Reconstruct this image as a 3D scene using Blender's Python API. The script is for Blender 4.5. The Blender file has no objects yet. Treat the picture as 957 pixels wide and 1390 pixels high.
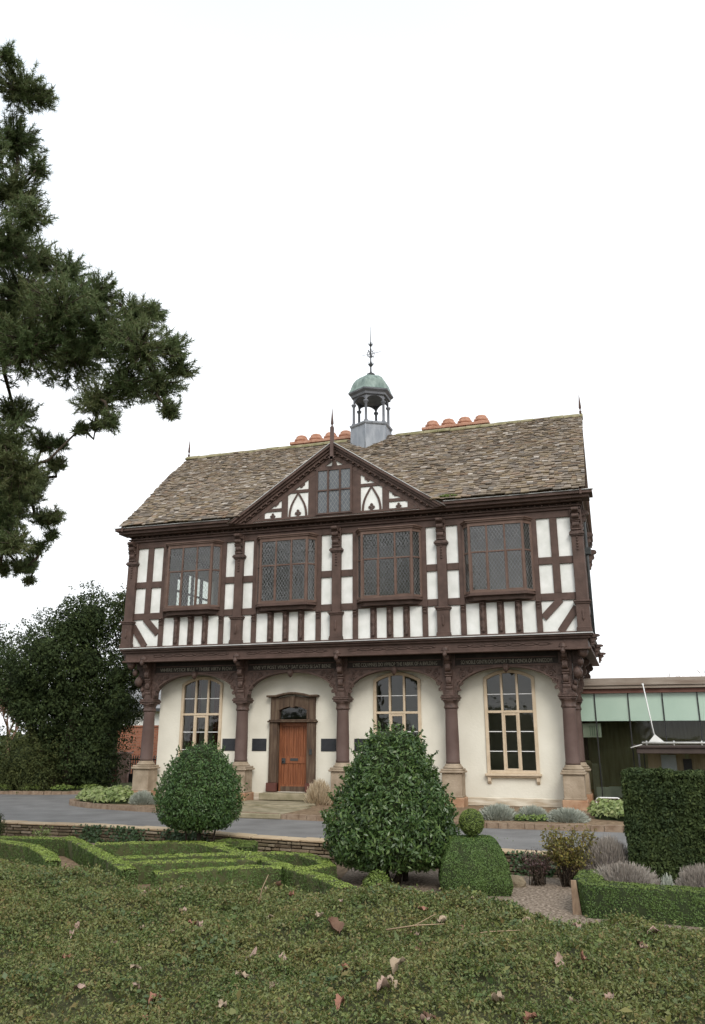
import bpy, bmesh, math, random
import numpy as np
from mathutils import Vector, Matrix
R = math.radians
SC = bpy.context.scene
COL = SC.collection
rng = np.random.default_rng(7)
random.seed(7)

# ------------------------------------------------------------------ camera
cam_d = bpy.data.cameras.new("camera")
cam = bpy.data.objects.new("camera", cam_d)
COL.objects.link(cam)
cam.location = (8.72, -26.0, 1.97)
cam.rotation_euler = (R(90 + 17.267), 0, R(17.9))
cam_d.sensor_fit = 'VERTICAL'
cam_d.sensor_height = 36.0
cam_d.lens = 36.0 * 1126.0 / 1390.0
cam_d.shift_y = -45.0 / 1390.0
cam_d.clip_start = 0.1
cam_d.clip_end = 2000
SC.camera = cam

# ------------------------------------------------------------------ world: bright overcast
w = bpy.data.worlds.new("World")
SC.world = w
w.use_nodes = True
nt = w.node_tree
nt.nodes.clear()
sky = nt.nodes.new('ShaderNodeTexSky')
sky.sky_type = 'NISHITA'
sky.sun_disc = False
sky.sun_elevation = R(42)
sky.sun_rotation = R(150)
sky.dust_density = 4.0
sky.air_density = 1.0
mixs = nt.nodes.new('ShaderNodeMix'); mixs.data_type = 'RGBA'
mixs.inputs[0].default_value = 0.86
tc = nt.nodes.new('ShaderNodeTexCoord')
nz = nt.nodes.new('ShaderNodeTexNoise'); nz.inputs['Scale'].default_value = 1.6; nz.inputs['Detail'].default_value = 4
cr = nt.nodes.new('ShaderNodeValToRGB')
cr.color_ramp.elements[0].position = 0.3; cr.color_ramp.elements[0].color = (0.90, 0.925, 0.95, 1)
cr.color_ramp.elements[1].position = 0.7; cr.color_ramp.elements[1].color = (1, 1, 1, 1)
sc_ = nt.nodes.new('ShaderNodeVectorMath'); sc_.operation = 'SCALE'; sc_.inputs['Scale'].default_value = 10.6
bg = nt.nodes.new('ShaderNodeBackground'); bg.inputs['Strength'].default_value = 0.1
wo = nt.nodes.new('ShaderNodeOutputWorld')
L = nt.links.new
sp_ = nt.nodes.new('ShaderNodeSeparateXYZ'); zr = nt.nodes.new('ShaderNodeValToRGB')   # cloud thins towards the zenith
zr.color_ramp.elements[0].position = 0.30; zr.color_ramp.elements[0].color = (1, 1, 1, 1)
zr.color_ramp.elements[1].position = 0.80; zr.color_ramp.elements[1].color = (0.70, 0.76, 0.82, 1)
mz = nt.nodes.new('ShaderNodeMix'); mz.data_type = 'RGBA'; mz.blend_type = 'MULTIPLY'; mz.inputs[0].default_value = 1.0
L(tc.outputs['Generated'], nz.inputs['Vector']); L(nz.outputs['Fac'], cr.inputs['Fac'])
L(tc.outputs['Generated'], sp_.inputs[0]); L(sp_.outputs['Z'], zr.inputs['Fac']); L(zr.outputs['Color'], mz.inputs[6]); L(cr.outputs['Color'], mz.inputs[7])
L(mz.outputs[2], sc_.inputs[0]); L(sky.outputs['Color'], mixs.inputs[6]); L(sc_.outputs['Vector'], mixs.inputs[7])
L(mixs.outputs[2], bg.inputs['Color']); L(bg.outputs['Background'], wo.inputs['Surface'])

sun_d = bpy.data.lights.new("sun", 'SUN')
sun_d.energy = 1.35; sun_d.angle = R(25); sun_d.color = (1.0, 0.96, 0.9)
sun = bpy.data.objects.new("sun", sun_d); COL.objects.link(sun)
# towards the sun: azimuth in front-right of the facade, elevation 42 deg
az, el = R(150), R(42)
sdir = Vector((math.sin(az) * math.cos(el), math.cos(az) * math.cos(el), math.sin(el)))
sun.rotation_euler = sdir.to_track_quat('Z', 'Y').to_euler()

vs = SC.view_settings
vs.view_transform = 'Standard'; vs.look = 'None'; vs.exposure = 0.60; vs.gamma = 1; vs.use_curve_mapping = False
SC.cycles.use_denoising = True
SC.cycles.max_bounces = 8
SC.cycles.diffuse_bounces = 3
SC.cycles.glossy_bounces = 3
SC.cycles.transparent_max_bounces = 12
SC.cycles.caustics_reflective = False
SC.cycles.caustics_refractive = False

# ------------------------------------------------------------------ materials
MATS = {}
def mat(name, c1, c2=None, rough=0.8, scale=4.0, bump=0.0, bscale=None, detail=5, stretch=(1, 1, 1), spec=0.3, island=0.0, stops=None, trans=0.0, metal=0.0, c3=None, coord='Object'):
    """c1/c2 mixed by noise; stops = list of colours picked per island (tiles, leaves, stones)."""
    m = bpy.data.materials.new(name); m.use_nodes = True
    t = m.node_tree; n = t.nodes; b = n['Principled BSDF']; l = t.links.new
    b.inputs['Roughness'].default_value = rough
    b.inputs['Specular IOR Level'].default_value = spec
    b.inputs['Metallic'].default_value = metal
    tx = n.new('ShaderNodeTexCoord'); mp = n.new('ShaderNodeMapping'); mp.inputs['Scale'].default_value = stretch
    l(tx.outputs[coord], mp.inputs['Vector'])
    no = n.new('ShaderNodeTexNoise'); no.inputs['Scale'].default_value = scale; no.inputs['Detail'].default_value = detail
    l(mp.outputs['Vector'], no.inputs['Vector'])
    rp = n.new('ShaderNodeValToRGB'); e = rp.color_ramp.elements
    e[0].position = 0.32; e[1].position = 0.68
    e[0].color = (*c1, 1); e[1].color = (*(c2 or c1), 1)
    if c3:
        x = e.new(0.5); x.color = (*c3, 1)
    l(no.outputs['Fac'], rp.inputs['Fac'])
    out = rp.outputs['Color']
    if stops:
        g = n.new('ShaderNodeNewGeometry')
        r2 = n.new('ShaderNodeValToRGB'); r2.color_ramp.interpolation = 'LINEAR'
        ee = r2.color_ramp.elements
        ee[0].position = 0; ee[0].color = (*stops[0], 1); ee[1].position = 1; ee[1].color = (*stops[-1], 1)
        for i, s in enumerate(stops[1:-1]):
            x = ee.new((i + 1) / (len(stops) - 1)); x.color = (*s, 1)
        l(g.outputs['Random Per Island'], r2.inputs['Fac'])
        mx = n.new('ShaderNodeMix'); mx.data_type = 'RGBA'; mx.inputs[0].default_value = island or 0.7
        l(out, mx.inputs[6]); l(r2.outputs['Color'], mx.inputs[7]); out = mx.outputs[2]
    l(out, b.inputs['Base Color'])
    if bump:
        n2 = n.new('ShaderNodeTexNoise'); n2.inputs['Scale'].default_value = bscale or scale * 6; n2.inputs['Detail'].default_value = 6
        l(mp.outputs['Vector'], n2.inputs['Vector'])
        bp = n.new('ShaderNodeBump'); bp.inputs['Strength'].default_value = min(1, bump); bp.inputs['Distance'].default_value = 0.02
        l(n2.outputs['Fac'], bp.inputs['Height']); l(bp.outputs['Normal'], b.inputs['Normal'])
    if trans:
        b.inputs['Subsurface Weight'].default_value = 0
        ts = n.new('ShaderNodeBsdfTranslucent'); l(out, ts.inputs['Color'])
        ms = n.new('ShaderNodeMixShader'); ms.inputs[0].default_value = trans
        o = n['Material Output']; l(b.outputs[0], ms.inputs[1]); l(ts.outputs[0], ms.inputs[2]); l(ms.outputs[0], o.inputs['Surface'])
    MATS[name] = m
    return m

def glassmat(name, tint=(0.75, 0.8, 0.78), body=None, bodyfac=0.0, rough=0.02, ior=1.5, wav=0.04, wscale=3.0):
    m = bpy.data.materials.new(name); m.use_nodes = True
    t = m.node_tree; n = t.nodes; n.remove(n['Principled BSDF']); l = t.links.new; o = n['Material Output']
    tr = n.new('ShaderNodeBsdfTransparent'); tr.inputs['Color'].default_value = (*tint, 1)
    gl = n.new('ShaderNodeBsdfGlossy'); gl.inputs['Roughness'].default_value = rough
    fr = n.new('ShaderNodeFresnel'); fr.inputs['IOR'].default_value = ior
    no = n.new('ShaderNodeTexNoise'); no.inputs['Scale'].default_value = wscale
    tx = n.new('ShaderNodeTexCoord'); l(tx.outputs['Object'], no.inputs['Vector'])
    bp = n.new('ShaderNodeBump'); bp.inputs['Strength'].default_value = wav; bp.inputs['Distance'].default_value = 0.1
    l(no.outputs['Fac'], bp.inputs['Height']); l(bp.outputs['Normal'], gl.inputs['Normal'])
    base = tr.outputs[0]
    if body:
        df = n.new('ShaderNodeBsdfDiffuse'); df.inputs['Color'].default_value = (*body, 1)
        m0 = n.new('ShaderNodeMixShader'); m0.inputs[0].default_value = bodyfac
        l(tr.outputs[0], m0.inputs[1]); l(df.outputs[0], m0.inputs[2]); base = m0.outputs[0]
    mx = n.new('ShaderNodeMixShader'); l(fr.outputs[0], mx.inputs[0]); l(base, mx.inputs[1]); l(gl.outputs[0], mx.inputs[2])
    l(mx.outputs[0], o.inputs['Surface'])
    MATS[name] = m
    return m

TIM = mat('dark_brown_timber', (0.066, 0.040, 0.031), (0.104, 0.064, 0.051), rough=0.65, scale=3.5, bump=0.35, bscale=18, stretch=(1, 1, 1), spec=0.35)
TIMC = mat('carved_brown_timber', (0.052, 0.032, 0.025), (0.105, 0.066, 0.053), rough=0.6, scale=9, bump=1.0, bscale=16, spec=0.35)
SHAFT = mat('brown_painted_shaft', (0.092, 0.058, 0.049), (0.125, 0.084, 0.072), rough=0.65, scale=2.5, bump=0.3, bscale=20)
PLA = mat('white_plaster', (0.66, 0.67, 0.63), (0.82, 0.82, 0.79), rough=0.9, scale=2.6, bump=0.15, bscale=12)
CREAM = mat('cream_render', (0.66, 0.63, 0.535), (0.76, 0.73, 0.63), rough=0.95, scale=1.1, bump=0.25, bscale=14, detail=8)
STONE = mat('tan_stone', (0.25, 0.195, 0.135), (0.39, 0.315, 0.235), rough=0.9, scale=3.0, bump=0.6, bscale=15)
STONEO = mat('orange_stone', (0.30, 0.16, 0.09), (0.42, 0.28, 0.18), rough=0.9, scale=3.5, bump=0.6, bscale=15)
STEP = mat('mossy_step_stone', (0.17, 0.15, 0.085), (0.34, 0.29, 0.20), rough=0.95, scale=2.5, bump=0.6, bscale=20)
WINB = mat('brown_window_joinery', (0.105, 0.064, 0.048), (0.150, 0.096, 0.074), rough=0.55, scale=3, bump=0.2)
WFR = mat('buff_window_frame', (0.50, 0.40, 0.275), (0.60, 0.49, 0.36), rough=0.75, scale=3, bump=0.15)
TILE = mat('stone_roof_tile', (0.070, 0.056, 0.041), (0.340, 0.298, 0.254), rough=0.95, scale=7.0, bump=0.7, bscale=20, island=0.74, c3=(0.200, 0.149, 0.093),
           stops=[(0.055, 0.045, 0.038), (0.171, 0.139, 0.108), (0.244, 0.181, 0.108), (0.110, 0.097, 0.089), (0.305, 0.249, 0.197), (0.085, 0.067, 0.047), (0.232, 0.158, 0.108), (0.146, 0.133, 0.121), (0.207, 0.158, 0.095), (0.281, 0.231, 0.177), (0.195, 0.158, 0.121), (0.488, 0.442, 0.392)])
RIDGE = mat('mossy_ridge_stone', (0.14, 0.13, 0.06), (0.30, 0.26, 0.16), rough=0.95, scale=4, bump=0.7)
LEAD = mat('grey_lead', (0.20, 0.22, 0.25), (0.32, 0.34, 0.37), rough=0.5, scale=2.5, bump=0.25, stretch=(3, 3, 0.6), spec=0.4)
LEADE = mat('pale_lead_edge', (0.42, 0.42, 0.42), (0.58, 0.58, 0.56), rough=0.5, scale=3)
LEADD = mat('dark_lead_column', (0.10, 0.105, 0.12), (0.17, 0.175, 0.19), rough=0.5, scale=3)
COPPER = mat('green_copper', (0.12, 0.165, 0.145), (0.26, 0.325, 0.29), rough=0.65, scale=2.6, bump=0.2, stretch=(2.5, 2.5, 0.5))
IRON = mat('black_iron', (0.03, 0.033, 0.035), (0.055, 0.06, 0.06), rough=0.5, scale=6)
TERRA = mat('terracotta', (0.36, 0.18, 0.115), (0.48, 0.27, 0.19), rough=0.9, scale=6, bump=0.5)
DOOR = mat('oiled_oak_door', (0.15, 0.052, 0.023), (0.26, 0.098, 0.043), rough=0.5, scale=3, bump=0.3, bscale=12, stretch=(7, 7, 0.6), c3=(0.21, 0.074, 0.032))
DFR = mat('weathered_door_surround', (0.060, 0.040, 0.028), (0.135, 0.098, 0.066), rough=0.8, scale=2.2, bump=0.5, stretch=(5, 5, 0.7), c3=(0.088, 0.056, 0.037))
DFB = mat('red_brown_door_block', (0.09, 0.035, 0.026), (0.12, 0.045, 0.034), rough=0.7)
PLQ = mat('slate_plaque', (0.022, 0.024, 0.028), (0.035, 0.037, 0.042), rough=0.45, scale=8)
CAME = mat('lead_came', (0.22, 0.22, 0.21), (0.32, 0.32, 0.31), rough=0.5)
GOLD = mat('pale_inscription_paint', (0.22, 0.20, 0.16), (0.30, 0.28, 0.22), rough=0.7, scale=8)
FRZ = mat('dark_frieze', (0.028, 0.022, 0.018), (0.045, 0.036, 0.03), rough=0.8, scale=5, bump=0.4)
ROOM = mat('dim_room_wall', (0.26, 0.24, 0.19), (0.36, 0.33, 0.27), rough=0.95, scale=1.2)
CURT = mat('red_brown_curtain', (0.10, 0.035, 0.022), (0.17, 0.06, 0.04), rough=0.95, scale=5, stretch=(6, 6, 0.5))
GLASS = glassmat('old_window_glass', (0.80, 0.84, 0.78), wav=0.03, wscale=2.5, ior=1.7)
GLASSU = glassmat('leaded_glass', (0.55, 0.60, 0.54), wav=0.10, wscale=9, ior=1.85)
GLASSD = glassmat('gable_leaded_glass', (0.3, 0.32, 0.33), body=(0.20, 0.22, 0.24), bodyfac=0.6, wav=0.12, wscale=9, ior=1.6)
GGREEN = mat('pale_green_glass_band', (0.36, 0.49, 0.40), (0.44, 0.57, 0.47), rough=0.15, scale=0.6, spec=0.5)
GPAV = glassmat('pavilion_glass', (0.84, 0.92, 0.80), wav=0.01, ior=1.5)
FASC = mat('weathered_fascia_board', (0.22, 0.17, 0.135), (0.36, 0.31, 0.26), rough=0.9, scale=1.6, bump=0.4, stretch=(0.6, 3, 6))
FASR = mat('brown_soffit_board', (0.13, 0.06, 0.045), (0.18, 0.09, 0.07), rough=0.8)
WMET = mat('white_metal', (0.70, 0.70, 0.68), (0.80, 0.80, 0.78), rough=0.35, spec=0.5)
GMET = mat('galvanised_metal', (0.42, 0.42, 0.40), (0.6, 0.6, 0.57), rough=0.4, spec=0.5)
DMET = mat('dark_metal', (0.02, 0.02, 0.02), (0.035, 0.035, 0.035), rough=0.4)
WOODB = mat('brown_timber_cladding', (0.28, 0.23, 0.15), (0.42, 0.36, 0.25), rough=0.8, scale=2, stretch=(5, 5, .6))
CAN = mat('dark_brown_canopy', (0.045, 0.032, 0.028), (0.065, 0.048, 0.04), rough=0.6)
ASPH = mat('asphalt', (0.140, 0.134, 0.127), (0.205, 0.198, 0.189), rough=0.9, scale=1.1, bump=0.5, bscale=90, detail=9, c3=(0.172, 0.166, 0.158))
GRAV = mat('pea_gravel', (0.09, 0.066, 0.045), (0.42, 0.34, 0.27), rough=0.95, scale=22, bump=1.0, bscale=30, detail=9, c3=(0.215, 0.165, 0.12))
SOIL = mat('leaf_strewn_soil', (0.13, 0.085, 0.05), (0.27, 0.19, 0.115), rough=1, scale=9, bump=1.0, bscale=24)
GRASS = mat('rough_grass', (0.05, 0.06, 0.022), (0.12, 0.12, 0.045), rough=1, scale=5, bump=1.0, bscale=20)
EDGE = mat('brick_edging', (0.20, 0.135, 0.09), (0.30, 0.225, 0.16), rough=0.95, scale=6, bump=0.8)
COPE = mat('sandy_coping_stone', (0.40, 0.29, 0.18), (0.50, 0.40, 0.27), rough=0.95, scale=4, bump=0.7, island=0.5, stops=[(0.30, 0.20, 0.12), (0.46, 0.36, 0.24), (0.38, 0.30, 0.19)])
DRY = mat('dry_stone', (0.10, 0.075, 0.045), (0.26, 0.20, 0.135), rough=0.95, scale=6, bump=0.9, island=0.6, stops=[(0.07, 0.05, 0.032), (0.22, 0.17, 0.11), (0.14, 0.11, 0.07), (0.36, 0.30, 0.22), (0.10, 0.085, 0.04)])
GAP = mat('dark_wall_joint', (0.018, 0.015, 0.01), (0.03, 0.025, 0.015), rough=1)
BARK = mat('dark_bark', (0.045, 0.035, 0.025), (0.10, 0.075, 0.055), rough=0.95, scale=6, bump=1, stretch=(2, 2, .6))
BRICK = None
def brickmat():
    m = bpy.data.materials.new('red_brick'); m.use_nodes = True
    t = m.node_tree; n = t.nodes; b = n['Principled BSDF']; l = t.links.new; b.inputs['Roughness'].default_value = 0.9
    tx = n.new('ShaderNodeTexCoord'); sp = n.new('ShaderNodeSeparateXYZ'); cb = n.new('ShaderNodeCombineXYZ'); ad = n.new('ShaderNodeMath'); ad.operation = 'ADD'
    l(tx.outputs['Object'], sp.inputs[0]); l(sp.outputs['X'], ad.inputs[0]); l(sp.outputs['Y'], ad.inputs[1]); l(ad.outputs[0], cb.inputs[0]); l(sp.outputs['Z'], cb.inputs[1])
    br = n.new('ShaderNodeTexBrick'); br.inputs['Scale'].default_value = 1
    br.inputs['Brick Width'].default_value = 0.225; br.inputs['Row Height'].default_value = 0.075; br.inputs['Mortar Size'].default_value = 0.008
    br.inputs['Color1'].default_value = (0.33, 0.10, 0.05, 1); br.inputs['Color2'].default_value = (0.44, 0.16, 0.085, 1); br.inputs['Mortar'].default_value = (0.34, 0.25, 0.18, 1)
    l(cb.outputs[0], br.inputs['Vector']); l(br.outputs['Color'], b.inputs['Base Color'])
    return m
BRICK = brickmat()
BRICKD = mat('dark_old_brick', (0.09, 0.04, 0.028), (0.15, 0.06, 0.042), rough=0.95, scale=6, bump=0.5)
PINKP = mat('pinkish_pillar_brick', (0.34, 0.20, 0.16), (0.48, 0.33, 0.28), rough=0.9, scale=5, bump=0.4)
SLATE = mat('grey_slate_roof', (0.17, 0.175, 0.18), (0.27, 0.27, 0.27), rough=0.7, scale=6, bump=0.4)

def leafmat(name, stops, trans=0.25, rough=0.5, spec=0.35, c1=None, c2=None, scale=2.0, island=0.65):
    return mat(name, c1 or stops[0], c2 or stops[-1], rough=rough, scale=scale, spec=spec, stops=stops, island=island, trans=trans, detail=3)
LBAY = leafmat('bay_leaf', [(0.031, 0.070, 0.020), (0.084, 0.144, 0.038), (0.043, 0.091, 0.026), (0.192, 0.270, 0.078), (0.060, 0.115, 0.034), (0.108, 0.178, 0.053)], rough=0.33, spec=0.5)
LBAY2 = leafmat('bay_leaf_lighter', [(0.044, 0.094, 0.027), (0.088, 0.163, 0.043), (0.060, 0.122, 0.035), (0.163, 0.250, 0.069), (0.069, 0.138, 0.043)], rough=0.42, spec=0.45)
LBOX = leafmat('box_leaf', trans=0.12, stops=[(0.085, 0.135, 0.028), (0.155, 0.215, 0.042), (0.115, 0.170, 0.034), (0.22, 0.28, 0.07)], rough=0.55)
LBOXD = leafmat('box_leaf_dark', trans=0.12, stops=[(0.054, 0.102, 0.026), (0.102, 0.168, 0.041), (0.072, 0.132, 0.032), (0.144, 0.216, 0.058)], rough=0.55)  # on hedge sides this darker green stands in for shade
LYEW = leafmat('yew_leaf', [(0.020, 0.035, 0.014), (0.045, 0.070, 0.024), (0.030, 0.050, 0.019), (0.081, 0.106, 0.031)], trans=0.1, rough=0.7, spec=0.2)
LYEW2 = leafmat('olive_yew_leaf', [(0.030, 0.046, 0.015), (0.070, 0.085, 0.026), (0.042, 0.060, 0.020), (0.11, 0.115, 0.036)], trans=0.1, rough=0.7, spec=0.2)
LIVY = leafmat('ivy_leaf', [(0.022, 0.05, 0.018), (0.05, 0.09, 0.03), (0.035, 0.07, 0.03), (0.08, 0.13, 0.05)], trans=0.1, rough=0.45)
LPINE = leafmat('pine_needle', [(0.062, 0.103, 0.035), (0.150, 0.223, 0.086), (0.097, 0.157, 0.057), (0.246, 0.323, 0.154), (0.167, 0.138, 0.061)], trans=0.35, rough=0.6, scale=0.8, island=0.6)
LCOV = leafmat('cotoneaster_leaf', [(0.063, 0.106, 0.030), (0.163, 0.224, 0.055), (0.089, 0.146, 0.040), (0.263, 0.314, 0.095), (0.252, 0.162, 0.070), (0.116, 0.168, 0.060), (0.210, 0.224, 0.060)], c1=(0.045, 0.085, 0.026), c2=(0.230, 0.185, 0.075), scale=2.6, island=0.6, rough=0.5)
LKNOT = leafmat('knot_box_leaf_lit_top', [(0.156, 0.234, 0.046), (0.286, 0.377, 0.072), (0.208, 0.286, 0.055), (0.390, 0.468, 0.117)], trans=0.1, rough=0.55)  # used on row tops only, their lit look put into the colour
LBLUE = leafmat('bluish_leaf', [(0.05, 0.085, 0.028), (0.13, 0.17, 0.065), (0.08, 0.12, 0.04)], rough=0.45)
LLAV = leafmat('lavender_sprig', [(0.20, 0.17, 0.14), (0.36, 0.32, 0.275), (0.26, 0.22, 0.185), (0.48, 0.44, 0.39)], trans=0.1, rough=0.9)
LGREY = leafmat('silver_sprig', [(0.22, 0.24, 0.19), (0.42, 0.44, 0.37), (0.30, 0.33, 0.27), (0.55, 0.57, 0.50)], trans=0.1, rough=0.9)
LPALE = leafmat('pale_green_leaf', [(0.11, 0.17, 0.04), (0.25, 0.31, 0.09), (0.15, 0.21, 0.055), (0.42, 0.45, 0.22)], rough=0.45)
LROSE = leafmat('autumn_rose_leaf', [(0.09, 0.10, 0.03), (0.24, 0.20, 0.05), (0.14, 0.07, 0.04), (0.38, 0.29, 0.06), (0.12, 0.14, 0.04)], rough=0.6)
LTAN = leafmat('dried_grass_blade', [(0.30, 0.21, 0.12), (0.52, 0.42, 0.28), (0.40, 0.30, 0.18), (0.62, 0.54, 0.40)], trans=0.1, rough=0.9)
LRED = leafmat('russet_twig_leaf', [(0.24, 0.13, 0.09), (0.40, 0.26, 0.19), (0.30, 0.18, 0.13)], rough=0.9)
LDEAD = leafmat('dead_leaf', [(0.20, 0.11, 0.075), (0.34, 0.22, 0.16), (0.26, 0.13, 0.09)], trans=0.1, rough=0.8)
LDEADP = mat('pinkish_dead_leaf', (0.28, 0.18, 0.14), (0.48, 0.36, 0.29), rough=0.8, scale=14, trans=0.1)
LDEADR = mat('red_dead_leaf', (0.26, 0.12, 0.08), (0.38, 0.20, 0.14), rough=0.8, scale=14, trans=0.1)
LDEADB = mat('brown_dead_leaf', (0.13, 0.07, 0.045), (0.22, 0.135, 0.09), rough=0.8, scale=14, trans=0.1)
LDEADC = mat('cream_dead_leaf', (0.32, 0.24, 0.165), (0.45, 0.36, 0.26), rough=0.8, scale=14, trans=0.1)
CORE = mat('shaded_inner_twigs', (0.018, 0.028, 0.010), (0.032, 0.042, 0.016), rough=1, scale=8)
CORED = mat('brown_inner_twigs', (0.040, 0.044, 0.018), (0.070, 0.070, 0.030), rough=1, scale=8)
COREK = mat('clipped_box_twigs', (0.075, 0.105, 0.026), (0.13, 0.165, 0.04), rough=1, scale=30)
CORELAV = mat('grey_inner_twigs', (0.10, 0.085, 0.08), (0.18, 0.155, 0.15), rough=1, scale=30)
WOOD = mat('pale_weathered_plank', (0.15, 0.10, 0.065), (0.27, 0.19, 0.125), rough=0.9, scale=3, stretch=(6, 6, .6))

# ------------------------------------------------------------------ object helpers
def tag(o, label=None, cat=None, group=None, kind=None):
    if label: o['label'] = label
    if cat: o['category'] = cat
    if group: o['group'] = group
    if kind: o['kind'] = kind
    return o
def thing(name, label, cat, loc=(0, 0, 0), group=None):
    o = bpy.data.objects.new(name, None); COL.objects.link(o); o.location = loc; o.empty_display_size = 0.3
    return tag(o, label, cat, group)
def wloc(p):
    v = Vector((0, 0, 0))
    while p is not None:
        v += Vector(p.location); p = p.parent
    return v
def copy_tree(o, parent=None):
    c = o.copy(); COL.objects.link(c); c.parent = parent
    for ch in list(o.children): copy_tree(ch, c)
    return c

class MB:
    def __init__(s): s.v = []; s.f = []; s.m = []; s.cm = 0; s.sm = []
    def add(s, vs_, fs, smooth=False):
        o = len(s.v); s.v.extend([tuple(p) for p in vs_])
        for f in fs: s.f.append([i + o for i in f]); s.m.append(s.cm); s.sm.append(smooth)
    def box(s, x0, x1, y0, y1, z0, z1, b=0.0):
        if b <= 0:
            s.add([(x0, y0, z0), (x1, y0, z0), (x1, y1, z0), (x0, y1, z0), (x0, y0, z1), (x1, y0, z1), (x1, y1, z1), (x0, y1, z1)],
                  [(0, 3, 2, 1), (4, 5, 6, 7), (0, 1, 5, 4), (1, 2, 6, 5), (2, 3, 7, 6), (3, 0, 4, 7)])
        return s
    def prism(s, pts, d, smooth=False):
        """pts: planar polygon 3D, extruded by vector d"""
        n = len(pts); d = Vector(d); a = [Vector(p) for p in pts]
        s.add(a + [p + d for p in a], [tuple(range(n))[::-1], tuple(range(n, 2 * n))] + [(i, (i + 1) % n, n + (i + 1) % n, n + i) for i in range(n)], False)
        return s
    def ribbon(s, A, B, d):
        """quads between polylines A and B, extruded by d (closed solid)"""
        n = len(A); d = Vector(d)
        vs_ = [Vector(p) for p in A] + [Vector(p) for p in B]; vs_ += [p + d for p in vs_]
        f = []
        for i in range(n - 1):
            f += [(i, i + 1, n + i + 1, n + i), (2 * n + i, 3 * n + i, 3 * n + i + 1, 2 * n + i + 1), (i, 2 * n + i, 2 * n + i + 1, i + 1), (n + i, n + i + 1, 3 * n + i + 1, 3 * n + i)]
        f += [(0, n, 3 * n, 2 * n), (n - 1, 3 * n - 1, 4 * n - 1, 2 * n - 1)]
        s.add(vs_, f); return s
    def lathe(s, prof, c=(0, 0, 0), n=20, rot=0.0, smooth=True):
        vs_ = []; f = []
        for r_, z in prof:
            for k in range(n):
                a = rot + 2 * math.pi * k / n; vs_.append((c[0] + r_ * math.cos(a), c[1] + r_ * math.sin(a), c[2] + z))
        for i in range(len(prof) - 1):
            for k in range(n):
                k2 = (k + 1) % n; f.append((i * n + k, i * n + k2, (i + 1) * n + k2, (i + 1) * n + k))
        f.append(tuple(range(n))[::-1]); f.append(tuple(range((len(prof) - 1) * n, len(prof) * n)))
        s.add(vs_, f, smooth); return s
    def tube(s, P, rad, n=7, smooth=True):
        P = [Vector(p) for p in P]; m = len(P)
        if not hasattr(rad, '__len__'): rad = [rad] * m
        vs_ = []; f = []
        for i, p in enumerate(P):
            t = (P[min(i + 1, m - 1)] - P[max(i - 1, 0)]).normalized()
            a = t.orthogonal().normalized() if i == 0 else (pa - t * pa.dot(t)).normalized()
            pa = a; b = t.cross(a)
            for k in range(n):
                q = 2 * math.pi * k / n; vs_.append(p + (a * math.cos(q) + b * math.sin(q)) * rad[i])
        for i in range(m - 1):
            for k in range(n):
                k2 = (k + 1) % n; f.append((i * n + k, i * n + k2, (i + 1) * n + k2, (i + 1) * n + k))
        f.append(tuple(range(n))[::-1]); f.append(tuple(range((m - 1) * n, m * n)))
        s.add(vs_, f, smooth); return s
    def build(s, name, mats, parent=None, bevel=0.0, **kw):
        if not isinstance(mats, (list, tuple)): mats = [mats]
        V = np.array(s.v, dtype=float)
        if parent is None: o0 = Vector(((V[:, 0].min() + V[:, 0].max()) / 2, (V[:, 1].min() + V[:, 1].max()) / 2, V[:, 2].min()))
        else: o0 = wloc(parent)
        me = bpy.data.meshes.new(name); me.from_pydata((V - np.array(o0)).tolist(), [], s.f)
        for m_ in mats: me.materials.append(m_)
        me.polygons.foreach_set('material_index', s.m); me.polygons.foreach_set('use_smooth', s.sm); me.update()
        o = bpy.data.objects.new(name, me); COL.objects.link(o)
        if parent is None: o.location = o0
        else: o.parent = parent
        if bevel > 0:
            b = o.modifiers.new('bevel', 'BEVEL'); b.width = bevel; b.segments = 1; b.limit_method = 'ANGLE'
        tag(o, **kw); return o

def np_mesh(name, V, F, mats, parent=None, midx=None, smooth=False, **kw):
    """V (n,3), F (m,k) all same k"""
    V = np.asarray(V, dtype=np.float64); F = np.asarray(F, dtype=np.int32)
    if parent is None: o0 = np.array([(V[:, 0].min() + V[:, 0].max()) / 2, (V[:, 1].min() + V[:, 1].max()) / 2, V[:, 2].min()])
    else: o0 = np.array(wloc(parent))
    me = bpy.data.meshes.new(name); k = F.shape[1]
    me.vertices.add(len(V)); me.vertices.foreach_set('co', (V - o0).astype(np.float32).ravel())
    me.loops.add(F.size); me.loops.foreach_set('vertex_index', F.ravel())
    me.polygons.add(len(F)); me.polygons.foreach_set('loop_start', np.arange(0, F.size, k, dtype=np.int32))
    for m_ in (mats if isinstance(mats, (list, tuple)) else [mats]): me.materials.append(m_)
    if midx is not None: me.polygons.foreach_set('material_index', np.asarray(midx, dtype=np.int32))
    if smooth: me.polygons.foreach_set('use_smooth', np.ones(len(F), dtype=bool))
    me.update(); me.validate()
    o = bpy.data.objects.new(name, me); COL.objects.link(o)
    if parent is None: o.location = o0
    else: o.parent = parent
    tag(o, **kw); return o

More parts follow.
